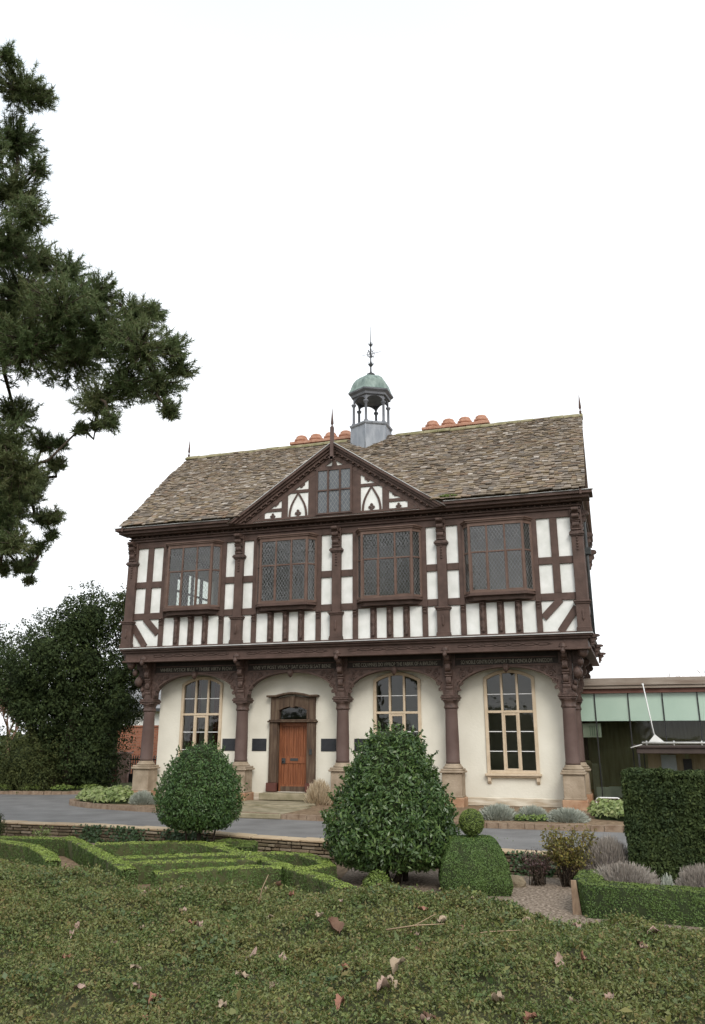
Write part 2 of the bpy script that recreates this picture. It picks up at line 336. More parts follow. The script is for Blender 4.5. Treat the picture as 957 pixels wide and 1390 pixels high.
def unit(a): return a / np.maximum(np.linalg.norm(a, axis=1, keepdims=True), 1e-9)
def wob(P, f=1.0, s=0.0):
    x, y, z = P[:, 0] * f + s, P[:, 1] * f + s * 1.7, P[:, 2] * f - s
    return (np.sin(1.7 * x + 2.3 * y) + np.sin(2.9 * y - 1.3 * z + 1) + np.sin(2.1 * z + 1.9 * x + 2) + 0.5 * np.sin(5.1 * x - 4.3 * z) + 0.5 * np.sin(4.7 * y + 5.9 * z)) / 4
def leaves(P, N, size, aspect=0.45, up=0.0, tilt=0.6, fold=0.12):
    """kite-shaped leaves at P facing roughly N. returns V,F(quads)"""
    n = len(P); N = unit(N + rng.normal(0, tilt, (n, 3)) + np.array([0, 0, up]))
    T = rng.normal(0, 1, (n, 3)) + np.array([0, 0, 0.5]); T = unit(T - N * (T * N).sum(1, keepdims=True)); B = np.cross(N, T)
    s = (np.full(n, size) if np.isscalar(size) else size) * rng.uniform(0.65, 1.3, n); s = s[:, None]
    a = P - T * s * 0.5; b = P + B * s * aspect * 0.5 + N * s * fold - T * s * 0.05; c = P + T * s * 0.5; d = P - B * s * aspect * 0.5 + N * s * fold - T * s * 0.05
    V = np.stack([a, b, c, d], 1).reshape(-1, 3); F = np.arange(4 * n).reshape(n, 4)
    return V, F
def ico(sub=3):
    bm = bmesh.new(); bmesh.ops.create_icosphere(bm, subdivisions=sub, radius=1)
    V = np.array([v.co[:] for v in bm.verts]); F = np.array([[v.index for v in f.verts] for f in bm.faces]); bm.free()
    return V, F
ICO = ico(3)
def tri2quad(F): return np.concatenate([F, F[:, 2:3]], 1)
class FB:
    """foliage batch of quads with material indices"""
    def __init__(s): s.V = []; s.F = []; s.M = []; s.n = 0
    def add(s, V, F, m=0):
        s.V.append(V); s.F.append(F + s.n); s.M.append(np.full(len(F), m)); s.n += len(V)
    def core(s, c, r, m, amp=0.12, seed=0.0):
        V, F = ICO; k = 1 + amp * wob(V * 2.2, 1.0, seed)
        V2 = V * k[:, None] * np.array(r) + np.array(c)
        # degenerate quads avoided: split each tri into 3 quads
        a, b, d = V2[F[:, 0]], V2[F[:, 1]], V2[F[:, 2]]; g = (a + b + d) / 3; ab, bd, da = (a + b) / 2, (b + d) / 2, (d + a) / 2
        W = np.stack([a, ab, g, da, ab, b, bd, g, da, g, bd, d], 1).reshape(-1, 3); Q = np.arange(len(W)).reshape(-1, 4); s.add(W, Q, m)
    def build(s, name, mats, parent=None, **kw):
        return np_mesh(name, np.concatenate(s.V), np.concatenate(s.F), mats, parent, np.concatenate(s.M), **kw)
def sph(n):
    d = unit(rng.normal(0, 1, (n, 3))); return d

# ================================================================== GROUND
WALLP = [(-60, -7.2), (-14, -8.2), (-4.6, -8.62), (-3.2, -8.6), (-0.5, -8.97), (1.1, -9.5), (2.9, -9.8), (6.6, -10.28), (12, -10.8), (60, -12)]
def ywall(x): return float(np.interp(x, [p[0] for p in WALLP], [p[1] for p in WALLP]))
def gz(x, y):
    if y < ywall(x) + 0.20: return -0.30
    z = -0.125
    k = max(0, min(1, (x - 7.6) / 0.8)) * max(0, min(1, (y - 0.6) / 1.5))
    return z - 0.5 * k
def ground():
    xs = sorted(set([-900, -300, -120, -60, 60, 120, 300, 900] + list(np.arange(-40, 40, 1.0)) + [7.6, 8.4]))
    offs = [-900, -200, -60, -20, -10, -5, -1, 0.0, 0.16, 0.24, 1, 3, 6, 8.5, 9.5, 10.2, 10.9, 11.8, 13, 16, 22, 40, 90, 300, 900]
    V = []; F = []
    for x in xs:
        for o in offs: y = ywall(x) + o; V.append((x, y, gz(x, y)))
    n = len(offs)
    for i in range(len(xs) - 1):
        for j in range(n - 1): F.append((i * n + j, (i + 1) * n + j, (i + 1) * n + j + 1, i * n + j + 1))
    m = MB(); m.add(V, F); return m.build('ground', GRASS, kind='structure')
ground()
def sheet(name, pts, z, m, kind='structure', th=0.0):
    b = MB()
    if th: b.prism([(x, y, z - th) for x, y in pts], (0, 0, th))
    else: b.add([(x, y, z) for x, y in pts], [tuple(range(len(pts)))])
    return b.build(name, m, kind=kind)
# gravel of the sunken garden
gx = list(np.linspace(-12, 16, 29))
sheet('parterre_soil', [(-9, -9.2), (-4, -9.0), (0, -9.3), (3.6, -10.1), (4.1, -12.9), (3.2, -15), (-9, -15)], -0.286, SOIL)
sheet('gravel_path', [(x, ywall(x) + 0.1) for x in gx] + [(16, -21), (-12, -21)], -0.292, GRAV)
# kerb line of the planted forecourt (left end curls back)
KERB = [(-8.3, 3.2), (-9.0, 1.6), (-9.25, 0.0), (-9.1, -1.0), (-8.5, -1.8), (-7.4, -2.5), (-5.5, -3.05), (-3.2, -3.6), (0.2, -4.1), (3.0, -4.45), (5.2, -4.6), (8.4, -4.55), (11.0, -4.4), (16, -4.0)]
VERGE = [(-40, -1.2), (-22, 0.6), (-16.3, 1.7), (-12.6, 2.2), (-11.2, 3.0), (-10.2, 5.0), (-9.6, 9.0)]
road = [(x, ywall(x) + 0.26) for x in [-40, -20, -14] + list(np.linspace(-10, 20, 16))]
sheet('road', road + [(20, -3.6)] + KERB[::-1][0:] + [(-8.2, 6.0), (-8.2, 9)] + [(x, y) for x, y in VERGE[::-1]], -0.118, ASPH)
sheet('planting_bed', KERB + [(16, 0.6), (8.2, 0.6), (8.2, 9), (-8.0, 9)], 0.0, SOIL, th=0.16)
sheet('grass_verge', [(-40, -1.2 + .02)] + [(x, y + .03) for x, y in VERGE[1:]] + [(-9.6, 30), (-40, 30)], -0.03, GRASS, th=0.12)
m = MB()
def edging(path, w_, z0, z1, seed=1, gap=0.012, lens=(0.18, 0.42)):
    rr = random.Random(seed); b = MB(); P = [Vector((x, y, 0)) for x, y in path]
    for a, c in zip(P[:-1], P[1:]):
        d = c - a; Ltot = d.length; t = d.normalized(); nrm = Vector((-t.y, t.x, 0)); s = 0
        while s < Ltot:
            l_ = min(rr.uniform(*lens), Ltot - s)
            if l_ < 0.05: break
            p0 = a + t * (s + gap / 2); p1 = a + t * (s + l_ - gap / 2); h = z1 + rr.uniform(-.012, .012)
            q = [p0 - nrm * w_ / 2, p1 - nrm * w_ / 2, p1 + nrm * w_ / 2, p0 + nrm * w_ / 2]
            b.prism([(v.x, v.y, z0) for v in q], (0, 0, h - z0)); s += l_
    return b
edging(KERB, 0.13, -0.16, 0.012).build('bed_edging', EDGE, label='low brick edging kerb curving round the forecourt planting beds')
tag(bpy.data.objects['bed_edging'], cat='edging')
edging(VERGE, 0.14, -0.16, 0.0, seed=4).build('verge_kerb', EDGE)
tag(bpy.data.objects['verge_kerb'], 'low kerb along the grass verge under the dark yews', 'kerb')

# dry stone retaining wall
def drywall():
    t = thing('retaining_wall', 'low dry stone retaining wall with sandy coping between garden and drive', 'stone wall', (1, -9.5, -0.3))
    rr = random.Random(3); b = MB(); g = MB(); cp = MB()
    xs = np.arange(-16, 14, 0.02)
    P = [Vector((x, ywall(x), 0)) for x in np.arange(-16, 14.01, 0.5)]
    A = [(p.x, p.y + 0.05, -0.35) for p in P]; B = [(p.x, p.y + 0.30, -0.35) for p in P]
    g.ribbon(A, B, (0, 0, 0.36))
    z = -0.31
    while z < -0.005:
        h = rr.uniform(0.045, 0.085); h = min(h, 0.02 - z)
        x = -16 + rr.uniform(0, .3)
        while x < 14:
            l_ = rr.uniform(0.10, 0.42); o = rr.uniform(-0.025, 0.03)
            y0 = ywall(x) + o; y1 = ywall(x + l_) + o + rr.uniform(-.01, .01)
            e = 0.008
            b.prism([(x + e, y0, z + e + rr.uniform(0, .008)), (x + l_ - e, y1, z + e + rr.uniform(0, .008)), (x + l_ - e, y1, z + h - rr.uniform(0, .008)), (x + e, y0, z + h - rr.uniform(0, .01))], (0, 0.14, 0))
            x += l_
        z += h
    x = -16
    while x < 14:
        l_ = rr.uniform(0.3, 0.85); hh = rr.uniform(0.035, 0.06); o = rr.uniform(-0.04, 0.01)
        y0, y1 = ywall(x) + o, ywall(x + l_) + o + rr.uniform(-.02, .02)
        cp.prism([(x + .006, y0, 0.022), (x + l_ - .006, y1, 0.022), (x + l_ - .006, y1 + 0.40, 0.022), (x + .006, y0 + 0.40, 0.022)], (0, 0, hh)); x += l_
    b.build('stone_courses', DRY, t, bevel=0.008); g.build('wall_core', GAP, t); cp.build('coping', COPE, t, bevel=0.012)
drywall()

# ================================================================== THE HALL
H = thing('timber_framed_hall', 'black and white timber framed hall with arcaded ground floor and copper domed cupola', 'building', (0, 3.3, 0))
CX = [-5.25, -1.77, 1.77, 5.25]      # bay centres
PX = [-7.0, -3.5, 0.0, 3.5, 7.0]     # columns

def wall_holes(b, xs, zs, solid, P, inward):
    """P(x,z)->3D; faces for solid cells, with reveals of vector inward"""
    inward = Vector(inward)
    def q(a, b_, c, d): b.add([a, b_, c, d], [(0, 1, 2, 3)])
    for i in range(len(xs) - 1):
        for j in range(len(zs) - 1):
            if not solid(i, j): continue
            a, b_, c, d = P(xs[i], zs[j]), P(xs[i + 1], zs[j]), P(xs[i + 1], zs[j + 1]), P(xs[i], zs[j + 1])
            q(a, b_, c, d); q(a + inward, b_ + inward, c + inward, d + inward)
            for (di, dj, e0, e1) in ((-1, 0, a, d), (1, 0, b_, c), (0, -1, a, b_), (0, 1, d, c)):
                ii, jj = i + di, j + dj
                if not (0 <= ii < len(xs) - 1 and 0 <= jj < len(zs) - 1) or not solid(ii, jj): q(e0, e1, e1 + inward, e0 + inward)
def hole_wall(b, x0, x1, z0, z1, holes, P, inward):
    xs = sorted(set([x0, x1] + [h[0] for h in holes] + [h[1] for h in holes])); zs = sorted(set([z0, z1] + [h[2] for h in holes] + [h[3] for h in holes]))
    def solid(i, j):
        cx, cz = (xs[i] + xs[i + 1]) / 2, (zs[j] + zs[j + 1]) / 2
        return not any(h[0] < cx < h[1] and h[2] < cz < h[3] for h in holes)
    wall_holes(b, xs, zs, solid, P, inward)

# ---- ground floor walls
YW = 0.45; WB, WT, WS = 0.92, 3.94, 3.70    # window bottom / top / springing
b = MB()
gw = [CX[0], CX[2] - 0.10, CX[3] - 0.02]
wins = [(c - 0.70, c + 0.70, WB + .08, WT) for c in gw]
dc = -1.86
holes = wins + [(dc - .52, dc + .52, 0.28, 3.02)]
hole_wall(b, -6.87, 6.87, 0.0, 4.42, holes, lambda x, z: Vector((x, YW, z)), (0, 0.28, 0))
# arched heads of window openings
for (x0, x1, z0, z1) in wins:
    for s in (-1, 1):
        cxm = (x0 + x1) / 2; pts = [(cxm + s * .72, YW + 0.004, WT + .02)]
        for k in range(9):
            u = k / 8; xx = s * (0.72) * (1 - u) ; zz = 3.70 + 0.235 * (1 - (xx / .72) ** 2); pts.append((cxm + xx, YW + 0.004, zz))
        b.prism(pts if s > 0 else pts[::-1], (0, .2, 0))
for sx in (-1, 1):
    hs = [(2.2, 3.6, .9, 3.6), (4.0, 4.9, .9, 3.6)] if sx < 0 else [(2.2, 3.6, .9, 3.6)]
    hole_wall(b, YW + .28, 5.3, 0, 4.42, hs, lambda y, z, sx=sx: Vector((sx * 6.87, y, z)), (-sx * .28, 0, 0))
hole_wall(b, -6.87, 6.87, 0, 4.42, [(c - .7, c + .7, .9, 3.7) for c in (-5.2, -1.8, 1.8, 5.2)], lambda x, z: Vector((x, 5.3, z)), (0, -.28, 0))
b.build('ground_floor_wall', CREAM, H)
b = MB(); b.box(-6.9, 6.9, YW - .045, YW - .003, 0, 0.24); b.build('wall_plinth', mat('stained_cream_render', (.42, .34, .24), (.70, .65, .54), rough=.95, scale=3.5, bump=.4, stretch=(.5, 1, 3)), H, bevel=0.02)
b = MB(); b.box(-6.6, 6.6, .8, 5.0, 0.02, 0.10); b.box(-6.6, 6.6, 2.9, 3.0, .1, 4.3)
b.build('room_partition', ROOM, H)
# green board / curtains inside the ground floor windows
b = MB()
for c, wd in ((-5.75, .35), (-4.8, .4)):
    for k in range(9): x = c - wd / 2 + wd * k / 8; b.box(x, x + wd / 9, 0.86 + .03 * (k % 2), 0.90 + .03 * (k % 2), 0.9, 3.9)
b.build('curtain', CURT, H)

def gf_window(c, k):
    t = MB(); y0, y1 = YW - .05, YW + .06
    ho = 0.78
    def arc(h, zsp, rise, n=14, sx=1): return [(c + h * (-1 + 2 * i / n), zsp + rise * (1 - (-1 + 2 * i / n) ** 2)) for i in range(n + 1)]
    O = [(c - ho, WB)] + arc(ho, 3.72, 0.235) + [(c + ho, WB)]
    I = [(c - ho + .10, WB)] + arc(ho - .10, 3.66, 0.195) + [(c + ho - .10, WB)]
    t.ribbon([(x, y0, z) for x, z in O], [(x, y0, z) for x, z in I], (0, y1 - y0, 0))
    t.box(c - ho + .10, c + ho - .10, y0 + .005, y1, WB, WB + .09)
    t.box(c - ho + .10, c + ho - .10, y0 + .006, y1, 2.66, 2.735)
    for sx in (-1, 1):
        x = c + sx * .235; t.box(x - .035, x + .035, y0 + .012, y1, WB + .09, 2.66); t.box(x - .035, x + .035, y0 + .012, y1, 2.735, 3.88)
    # opening casement in the middle light
    t.box(c - .20, c - .165, y0 + .02, y1, WB + .09, 2.66); t.box(c + .165, c + .20, y0 + .02, y1, WB + .09, 2.66); t.box(c - .165, c + .165, y0 + .022, y1, 2.59, 2.66); t.box(c - .165, c + .165, y0 + .022, y1, WB + .09, WB + .14)
    f = t.build('window', WFR, H, bevel=0.008)
    g = MB(); g.add([(c - .7, YW + .035, WB), (c + .7, YW + .035, WB), (c + .7, YW + .035, 3.92), (c - .7, YW + .035, 3.92)], [(0, 1, 2, 3)]); g.build('pane', GLASS, f)
    for z in (1.55, 2.12, 3.22):
        for (xa, xb) in ((-.68, -.27), (-.165 if z < 2.6 else -.2, .165 if z < 2.6 else .2), (.27, .68)): g = MB(); g.box(c + xa, c + xb, YW + .012, YW + .034, z - .011, z + .011); g.build('glazing_bar', WMET, f)
    s = MB(); s.box(c - .83, c + .83, YW - .16, YW + .02, WB - .07, WB)
    s.box(c - .79, c + .79, YW - .10, YW + .02, WB - .12, WB - .07)
    for sx in (-1, 1):
        x = c + sx * .72; s.prism([(x - .05, YW, WB - .12), (x - .05, YW - .11, WB - .12), (x - .05, YW - .10, WB - .22), (x - .05, YW - .03, WB - .30), (x - .05, YW, WB - .30)], (.10, 0, 0))
    s.build('sill', WFR, f, bevel=0.01)
for k, c in enumerate(gw): gf_window(c, k)
for (x0, x1, yy) in [(c - .7, c + .7, 5.2) for c in (-5.2, -1.8, 1.8, 5.2)]:
    g = MB(); g.add([(x0, yy, .9), (x1, yy, .9), (x1, yy, 3.7), (x0, yy, 3.7)], [(0, 1, 2, 3)]); g.build('rear_window_pane', GLASS, H)

# ---- door
fr = MB()
for s in (-1, 1):
    xa, xb = sorted((dc + s * .52, dc + s * .80)); fr.box(xa, xb, YW - .14, YW + .10, 0.55, 2.42)
    xa, xb = sorted((dc + s * .50, dc + s * .62)); fr.box(xa, xb, YW - .06, YW + .12, 0.28, 2.42)
    xa, xb = sorted((dc + s * .55, dc + s * .78)); fr.box(xa, xb, YW - .12, YW + .10, 2.50, 3.22)
fr.box(dc - .86, dc + .86, YW - .20, YW + .10, 2.42, 2.47); fr.box(dc - .82, dc + .82, YW - .17, YW + .10, 2.47, 2.51)
n = 12
lo = [(dc + .56 * (-1 + 2 * i / n), YW - .10, 2.76 + .16 * (1 - (-1 + 2 * i / n) ** 2)) for i in range(n + 1)]
hi = [(dc + .56 * (-1 + 2 * i / n), YW - .10, 3.19 + .07 * (1 - (-1 + 2 * i / n) ** 2)) for i in range(n + 1)]
fr.ribbon(hi, lo, (0, .2, 0))
fr.box(dc - .56, dc - .48, YW - .09, YW + .08, 2.51, 2.80); fr.box(dc + .48, dc + .56, YW - .09, YW + .08, 2.51, 2.80)
lo = [(dc + .90 * (-1 + 2 * i / n), YW - .24, 3.22 + .09 * max(0, 1 - ((-1 + 2 * i / n) / .62) ** 2)) for i in range(n + 1)]
hi = [(x, y, z + .065) for x, y, z in lo]
fr.ribbon(hi, lo, (0, .3, 0))
fr.prism([(dc - .07, YW - .16, 2.88), (dc + .07, YW - .16, 2.88), (dc + .09, YW - .16, 3.25), (dc - .09, YW - .16, 3.25)], (0, .1, 0))
FR = fr.build('door_surround', DFR, H, bevel=0.012)
fb = MB()
for s in (-1, 1):
    xa, xb = sorted((dc + s * .50, dc + s * .85)); fb.box(xa, xb, YW - .19, YW + .10, 0.28, 0.55)
fb.build('base_block', DFB, FR, bevel=0.012)
g = MB(); g.add([(dc - .5, YW + .03, 2.5), (dc + .5, YW + .03, 2.5), (dc + .5, YW + .03, 2.98), (dc - .5, YW + .03, 2.98)], [(0, 1, 2, 3)]); g.build('fanlight_pane', GLASS, FR)
d = MB(); d.box(dc - .51, dc + .51, YW + .07, YW + .12, 0.28, 2.42)
for x in (-.50, .42): d.box(dc + x, dc + x + .08, YW + .035, YW + .068, 0.28, 2.42)
for z0, z1 in ((0.28, .50), (1.14, 1.36), (2.30, 2.42)): d.box(dc - .42, dc + .42, YW + .036, YW + .068, z0, z1)
for i in range(5):
    x = dc - .42 + .84 * (i + .5) / 5; d.box(x - .035 if i else x - .02, x - .005 if i else x, YW + .045, YW + .069, .5, 1.14); d.box(x - .035, x - .005, YW + .045, YW + .069, 1.36, 2.30)
for i in range(10):
    x = dc - .42 + .84 * (i + .5) / 10; d.box(x - .03, x + .03, YW + .056, YW + .0695, .5, 1.14); d.box(x - .03, x + .03, YW + .056, YW + .0695, 1.36, 2.30)
DO = d.build('door', DOOR, H, bevel=0.006)
h = MB(); h.box(dc - .10, dc + .17, YW + .02, YW + .034, 1.22, 1.30); h.build('letterbox', IRON, DO, bevel=.004)
h = MB(); h.box(dc - .40, dc - .27, YW + .02, YW + .034, 1.14, 1.30); h.lathe([(.02, 0), (.035, .02), (.03, .05)], (dc - .34, YW - .02, 1.20), 10); h.build('door_knob', IRON, DO)
h = MB(); h.box(dc - .42, dc + .42, YW + .025, YW + .035, .29, .44); h.build('kick_board', DFR, DO)
h = MB(); h.box(dc + .62, dc + .71, YW - .165, YW - .141, 1.42, 1.58); h.build('entry_intercom', IRON, H, bevel=.004)

# ---- arcade columns
def column(x, y, parent=H):
    s = MB(); s.lathe([(.215, 1.20), (.215, 1.26), (.205, 1.30), (.203, 1.9), (.185, 2.72), (.195, 2.76), (.185, 2.80)], (x, y, 0), 24)
    o = s.build('column', SHAFT, parent)
    s = MB(); s.lathe([(.195, 2.78), (.225, 2.80), (.225, 2.84), (.205, 2.87), (.205, 2.95), (.23, 2.99), (.26, 3.03)], (x, y, 0), 24); s.box(x - .25, x + .25, y - .25, y + .25, 3.03, 3.09); s.box(x - .275, x + .275, y - .275, y + .275, 3.09, 3.15); s.box(x - .25, x + .25, y - .25, y + .25, 3.15, 3.20)
    s.build('capital', TIMC, o, bevel=.012)
    s = MB(); s.box(x - .355, x + .355, y - .355, y + .355, .94, 1.00); s.box(x - .32, x + .32, y - .32, y + .32, 1.00, 1.06)
    s.lathe([(.29, 1.06), (.31, 1.09), (.28, 1.12), (.25, 1.13), (.245, 1.17), (.22, 1.2)], (x, y, 0), 24)
    s.build('base_moulding', STONE, o, bevel=.014)
    s = MB(); s.box(x - .295, x + .295, y - .295, y + .295, 0.30, .94); s.box(x - .31, x + .31, y - .31, y + .31, .26, .31)
    s.build('pedestal', STONE, o, bevel=.012)
    s = MB(); s.box(x - .35, x + .35, y - .35, y + .35, -0.12, .26); s.build('footing', STONEO, o, bevel=.02)
    return o
for x in PX: column(x, 0.0)
for x in (-7, 7):
    for y in (2.7, 5.4): column(x, y)

# ---- scroll / figure brackets
def bracket(b, x, y, z0, z1, w_, proj, dy=-1, dx=0):
    """stacked carved lumps climbing from z0 to z1, projecting more with height, facing (dx,dy)"""
    h = z1 - z0; cuts = [0, .10, .16, .36, .42, .52, .74, .80, 1.0]; n = 8
    for i in range(n):
        u = (cuts[i] + cuts[i + 1]) / 2; big = cuts[i + 1] - cuts[i] > .12; p = proj * (0.25 + .75 * u ** 1.5) * (1.0 if big else .78); ww = w_ * ((.82, 1.12)[not big]); hh = h * (cuts[i + 1] - cuts[i])
        zc = z0 + h * u; k = 10; vs_ = []; fs = []
        for j in range(k + 1):
            a = math.pi * j / k; pz = zc - hh * .56 * math.cos(a); pp = p * (0.55 + .45 * math.sin(a))
            for s in (-.5, .5):
                if dy: vs_.append((x + s * ww, y + dy * pp, pz))
                else: vs_.append((x + dx * pp, y + s * ww, pz))
            for s in (-.5, .5):
                if dy: vs_.append((x + s * ww, y, pz))
                else: vs_.append((x, y + s * ww, pz))
        for j in range(k):
            q = j * 4; r = q + 4
            fs += [(q, q + 1, r + 1, r), (q, r, r + 2, q + 2), (q + 1, q + 3, r + 3, r + 1)]
        fs += [(0, 2, 3, 1), (4 * k, 4 * k + 1, 4 * k + 3, 4 * k + 2)]
        b.add(vs_, fs)
for x in PX:
    b = MB(); b.box(x - .19, x + .19, -.14, .22, 3.20, 4.42); b.box(x - .12, x + .12, -.20, -.14, 3.2, 3.6); bracket(b, x, -.14, 3.35, 4.40, .19, .42)
    b.lathe([(.02, -.13), (.09, -.09), (.125, 0), (.09, .09), (.02, .13)], (x, -.60, 4.50), 12)
    b.lathe([(.03, -.10), (.07, -.03), (.05, .05), (.02, .09)], (x, -.72, 4.38), 10)
    b.build('carved_bracket', TIMC, H, bevel=.01)
for sx in (-1, 1):
    b = MB(); bracket(b, sx * 7.22, 0.0, 3.35, 4.40, .22, .42, dy=0, dx=sx)
    for u, rq in ((0, .8), (.16, .6), (.42, 1.25), (.72, .8), (1.0, 1.3)): b.lathe([(.02, -.14 * rq), (.09 * rq, -.09 * rq), (.12 * rq, .03), (.08 * rq, .10 * rq), (.03, .16 * rq)], (sx * (7.2 + .36 * u), -(.1 + .36 * u), 3.35 + 1.0 * u), 9)
    b.build('side_bracket', TIMC, H)
    for y in (2.7, 5.4): b = MB(); b.box(sx * 7.22 - .22, sx * 7.22 + .02 if sx > 0 else sx * 7.22 + .22, y - .2, y + .2, 3.2, 4.42); bracket(b, sx * 7.22, y, 3.35, 4.40, .22, .42, dy=0, dx=sx); b.build('side_bracket', TIMC, H)

# ---- arch spandrels
def spandrel(c):
    b = MB(); hw = 1.56; y0 = -.13; n = 28
    top = []; arch = []
    for i in range(n + 1):
        u = -1 + 2 * i / n; x = c + hw * u
        z = 3.18 + 0.80 * math.sqrt(max(0, 1 - abs(u) ** 2.15)); arch.append((x, y0, z)); top.append((x, y0, 4.06))
    b.ribbon(top, arch, (0, .22, 0)); o = b.build('arch_spandrel', TIMC, H)
    r = MB(); A = [(x, y0 - .035, z + .005) for x, _, z in arch]; B = []
    for i, (x, _, z) in enumerate(arch):
        u = -1 + 2 * i / n; B.append((c + (hw - .07) * u, y0 - .035, 3.18 + .725 * math.sqrt(max(0, 1 - abs(u) ** 2.15)) - .0))
    A2 = [(c + (hw + .0) * (-1 + 2 * i / n), y0 - .035, arch[i][2] + .06) for i in range(n + 1)]
    r.ribbon(A2, A, (0, .05, 0)); r.build('arch_moulding', TIM, o)
    # carved scrolls in the corners
    for sx in (-1, 1):
        s = MB()
        for (dx, dz, rr) in ((1.32, 3.80, .13), (1.42, 3.55, .09), (1.10, 3.93, .08), (1.33, 3.98, .06), (1.46, 3.36, .06)):
            P = []
            for k in range(22):
                a = k * .52 * sx; q = rr * (1 - k / 26); P.append((c + sx * dx + q * math.cos(a), y0 - .012, dz + q * math.sin(a)))
            s.tube(P, .018, 5)
        s.build('scroll_carving', TIMC, o)
    p = MB(); p.lathe([(.02, -.14), (.07, -.08), (.10, 0), (.09, .06), (.06, .12)], (c, y0 - .06, 3.96), 12); p.box(c - .07, c + .07, y0 - .1, y0 + .1, 3.98, 4.07); p.build('keystone_boss', TIMC, o)
for c in (-5.25, -1.75, 1.75, 5.25): spandrel(c)
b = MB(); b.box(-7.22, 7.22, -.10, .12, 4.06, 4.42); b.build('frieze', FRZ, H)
b = MB()
for i in range(4):
    x0, x1 = PX[i] + .24, PX[i + 1] - .24
    b.box(x0, x1, -.16, -.08, 4.02, 4.065); b.box(x0, x1, -.15, -.08, 4.25, 4.28)
for sx in (-1, 1): b.box(*sorted((sx * 7.0, sx * 7.2)), .3, 5.6, 4.0, 4.42)
b.build('frieze_moulding', TIM, H)
TXT = ['WHERE IVSTICE RVLE * THERE VIRTV FLOW', 'VIVE VT POST VIVAS * SAT CITO SI SAT BENE', 'LYKE COLVMNES DO VPPROP THE FABRIK OF A BVILDING', 'SO NOBLE GENTRI DO SVPPORT THE HONOR OF A KINGDOM']
for i, s in enumerate(TXT):
    cu = bpy.data.curves.new('inscription', 'FONT'); cu.body = s; cu.size = .16; cu.align_x = 'CENTER'; cu.align_y = 'CENTER'; cu.extrude = .006
    o = bpy.data.objects.new('inscription', cu); COL.objects.link(o); cu.materials.append(GOLD)
    bpy.context.view_layer.update(); wd = o.dimensions.x
    dg = bpy.context.evaluated_depsgraph_get(); me = bpy.data.meshes.new_from_object(o.evaluated_get(dg)); bpy.data.objects.remove(o)
    sx = 2.75 / wd if wd else 1
    for v in me.vertices: x, y, z = v.co; v.co = (x * sx, -z, y)
    o = bpy.data.objects.new('inscription', me); COL.objects.link(o); o.parent = H
    o.location = Vector(((PX[i] + PX[i + 1]) / 2, -.108, 4.155)) - wloc(H)

# ---- jetty beam
def ringbox(b, hx, y0, y1, z0, z1, t=.25):
    b.box(-hx, hx, y0, y0 + t, z0, z1); b.box(-hx, hx, y1 - t, y1, z0, z1); b.box(-hx, -hx + t, y0 + t, y1 - t, z0, z1); b.box(hx - t, hx, y0 + t, y1 - t, z0, z1)
b = MB()
ringbox(b, 7.72, -.62, 5.82, 4.46, 4.76); ringbox(b, 7.80, -.70, 5.90, 4.40, 4.46); ringbox(b, 7.80, -.70, 5.90, 4.72, 4.79, .2); ringbox(b, 7.86, -.78, 5.94, 4.79, 4.845)
b.build('jetty_beam', TIM, H, bevel=.01)
b = MB(); ringbox(b, 7.89, -.82, 5.97, 4.847, 4.875, .3); b.build('lead_ledge', LEADE, H)
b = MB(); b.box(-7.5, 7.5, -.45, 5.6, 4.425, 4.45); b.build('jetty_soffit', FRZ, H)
# strapwork carving on the beam
for i in range(4):
    b = MB()
    x0, x1 = PX[i] + .35, PX[i + 1] - .35; nseg = 7
    for k in range(nseg):
        xa = x0 + (x1 - x0) * k / nseg; xb = x0 + (x1 - x0) * (k + 1) / nseg; P = []
        for j in range(13): a = 2 * math.pi * j / 12; P.append(((xa + xb) / 2 + (xb - xa) * .40 * math.cos(a), -.628, 4.60 + .05 * math.sin(a) * (1 + .3 * math.cos(2 * a))))
        b.tube(P, .013, 4); b.tube([(xb - .05, -.628, 4.6), (xb + .05, -.628, 4.6)], .02, 4)
    b.build('strapwork', TIMC, H)

# ---- upper floor
YU = -.65; hX = 7.72; ZB, ZT = 4.88, 8.60
b = MB()
# real openings behind the bay windows
hole_wall(b, -hX + .05, hX - .05, ZB, 8.9, [(c - .98, c + .98, 6.15, 8.3) for c in CX], lambda x, z: Vector((x, YU + .03, z)), (0, .18, 0))
hole_wall(b, YU + .21, 5.8, ZB, 8.9, [(2.2, 5.2, 6.2, 8.2)], lambda y, z: Vector((-hX + .05, y, z)), (.18, 0, 0))
hole_wall(b, YU + .21, 5.8, ZB, 8.9, [(2.6, 4.6, 6.2, 8.2)], lambda y, z: Vector((hX - .05, y, z)), (-.18, 0, 0))
hole_wall(b, -hX + .05, hX - .05, ZB, 8.9, [(c - .9, c + .9, 6.2, 8.2) for c in CX[1:]], lambda x, z: Vector((x, 5.8, z)), (0, -.18, 0))
# side gable triangles
for sx in (-1, 1): b.prism([(sx * (hX - .05), -.62, 8.9), (sx * (hX - .05), 5.78, 8.9), (sx * (hX - .05), 3.3, 12.7)], (-sx * .15, 0, 0))
b.build('plaster_wall', PLA, H)
b = MB(); b.box(-7.4, 7.4, -.4, 5.6, 4.95, 5.0); b.box(-7.4, 7.4, -.4, 5.6, 8.75, 8.8); b.box(-3.45, -3.35, -.4, 5.6, 5, 8.75); b.box(3.4, 3.5, -.4, 5.6, 5, 8.75)
b.box(-3.3, 3.4, 3.2, 3.3, 5, 8.75); b.box(3.5, 7.4, 3.2, 3.3, 5, 8.75)
b.build('upper_room_partition', ROOM, H)

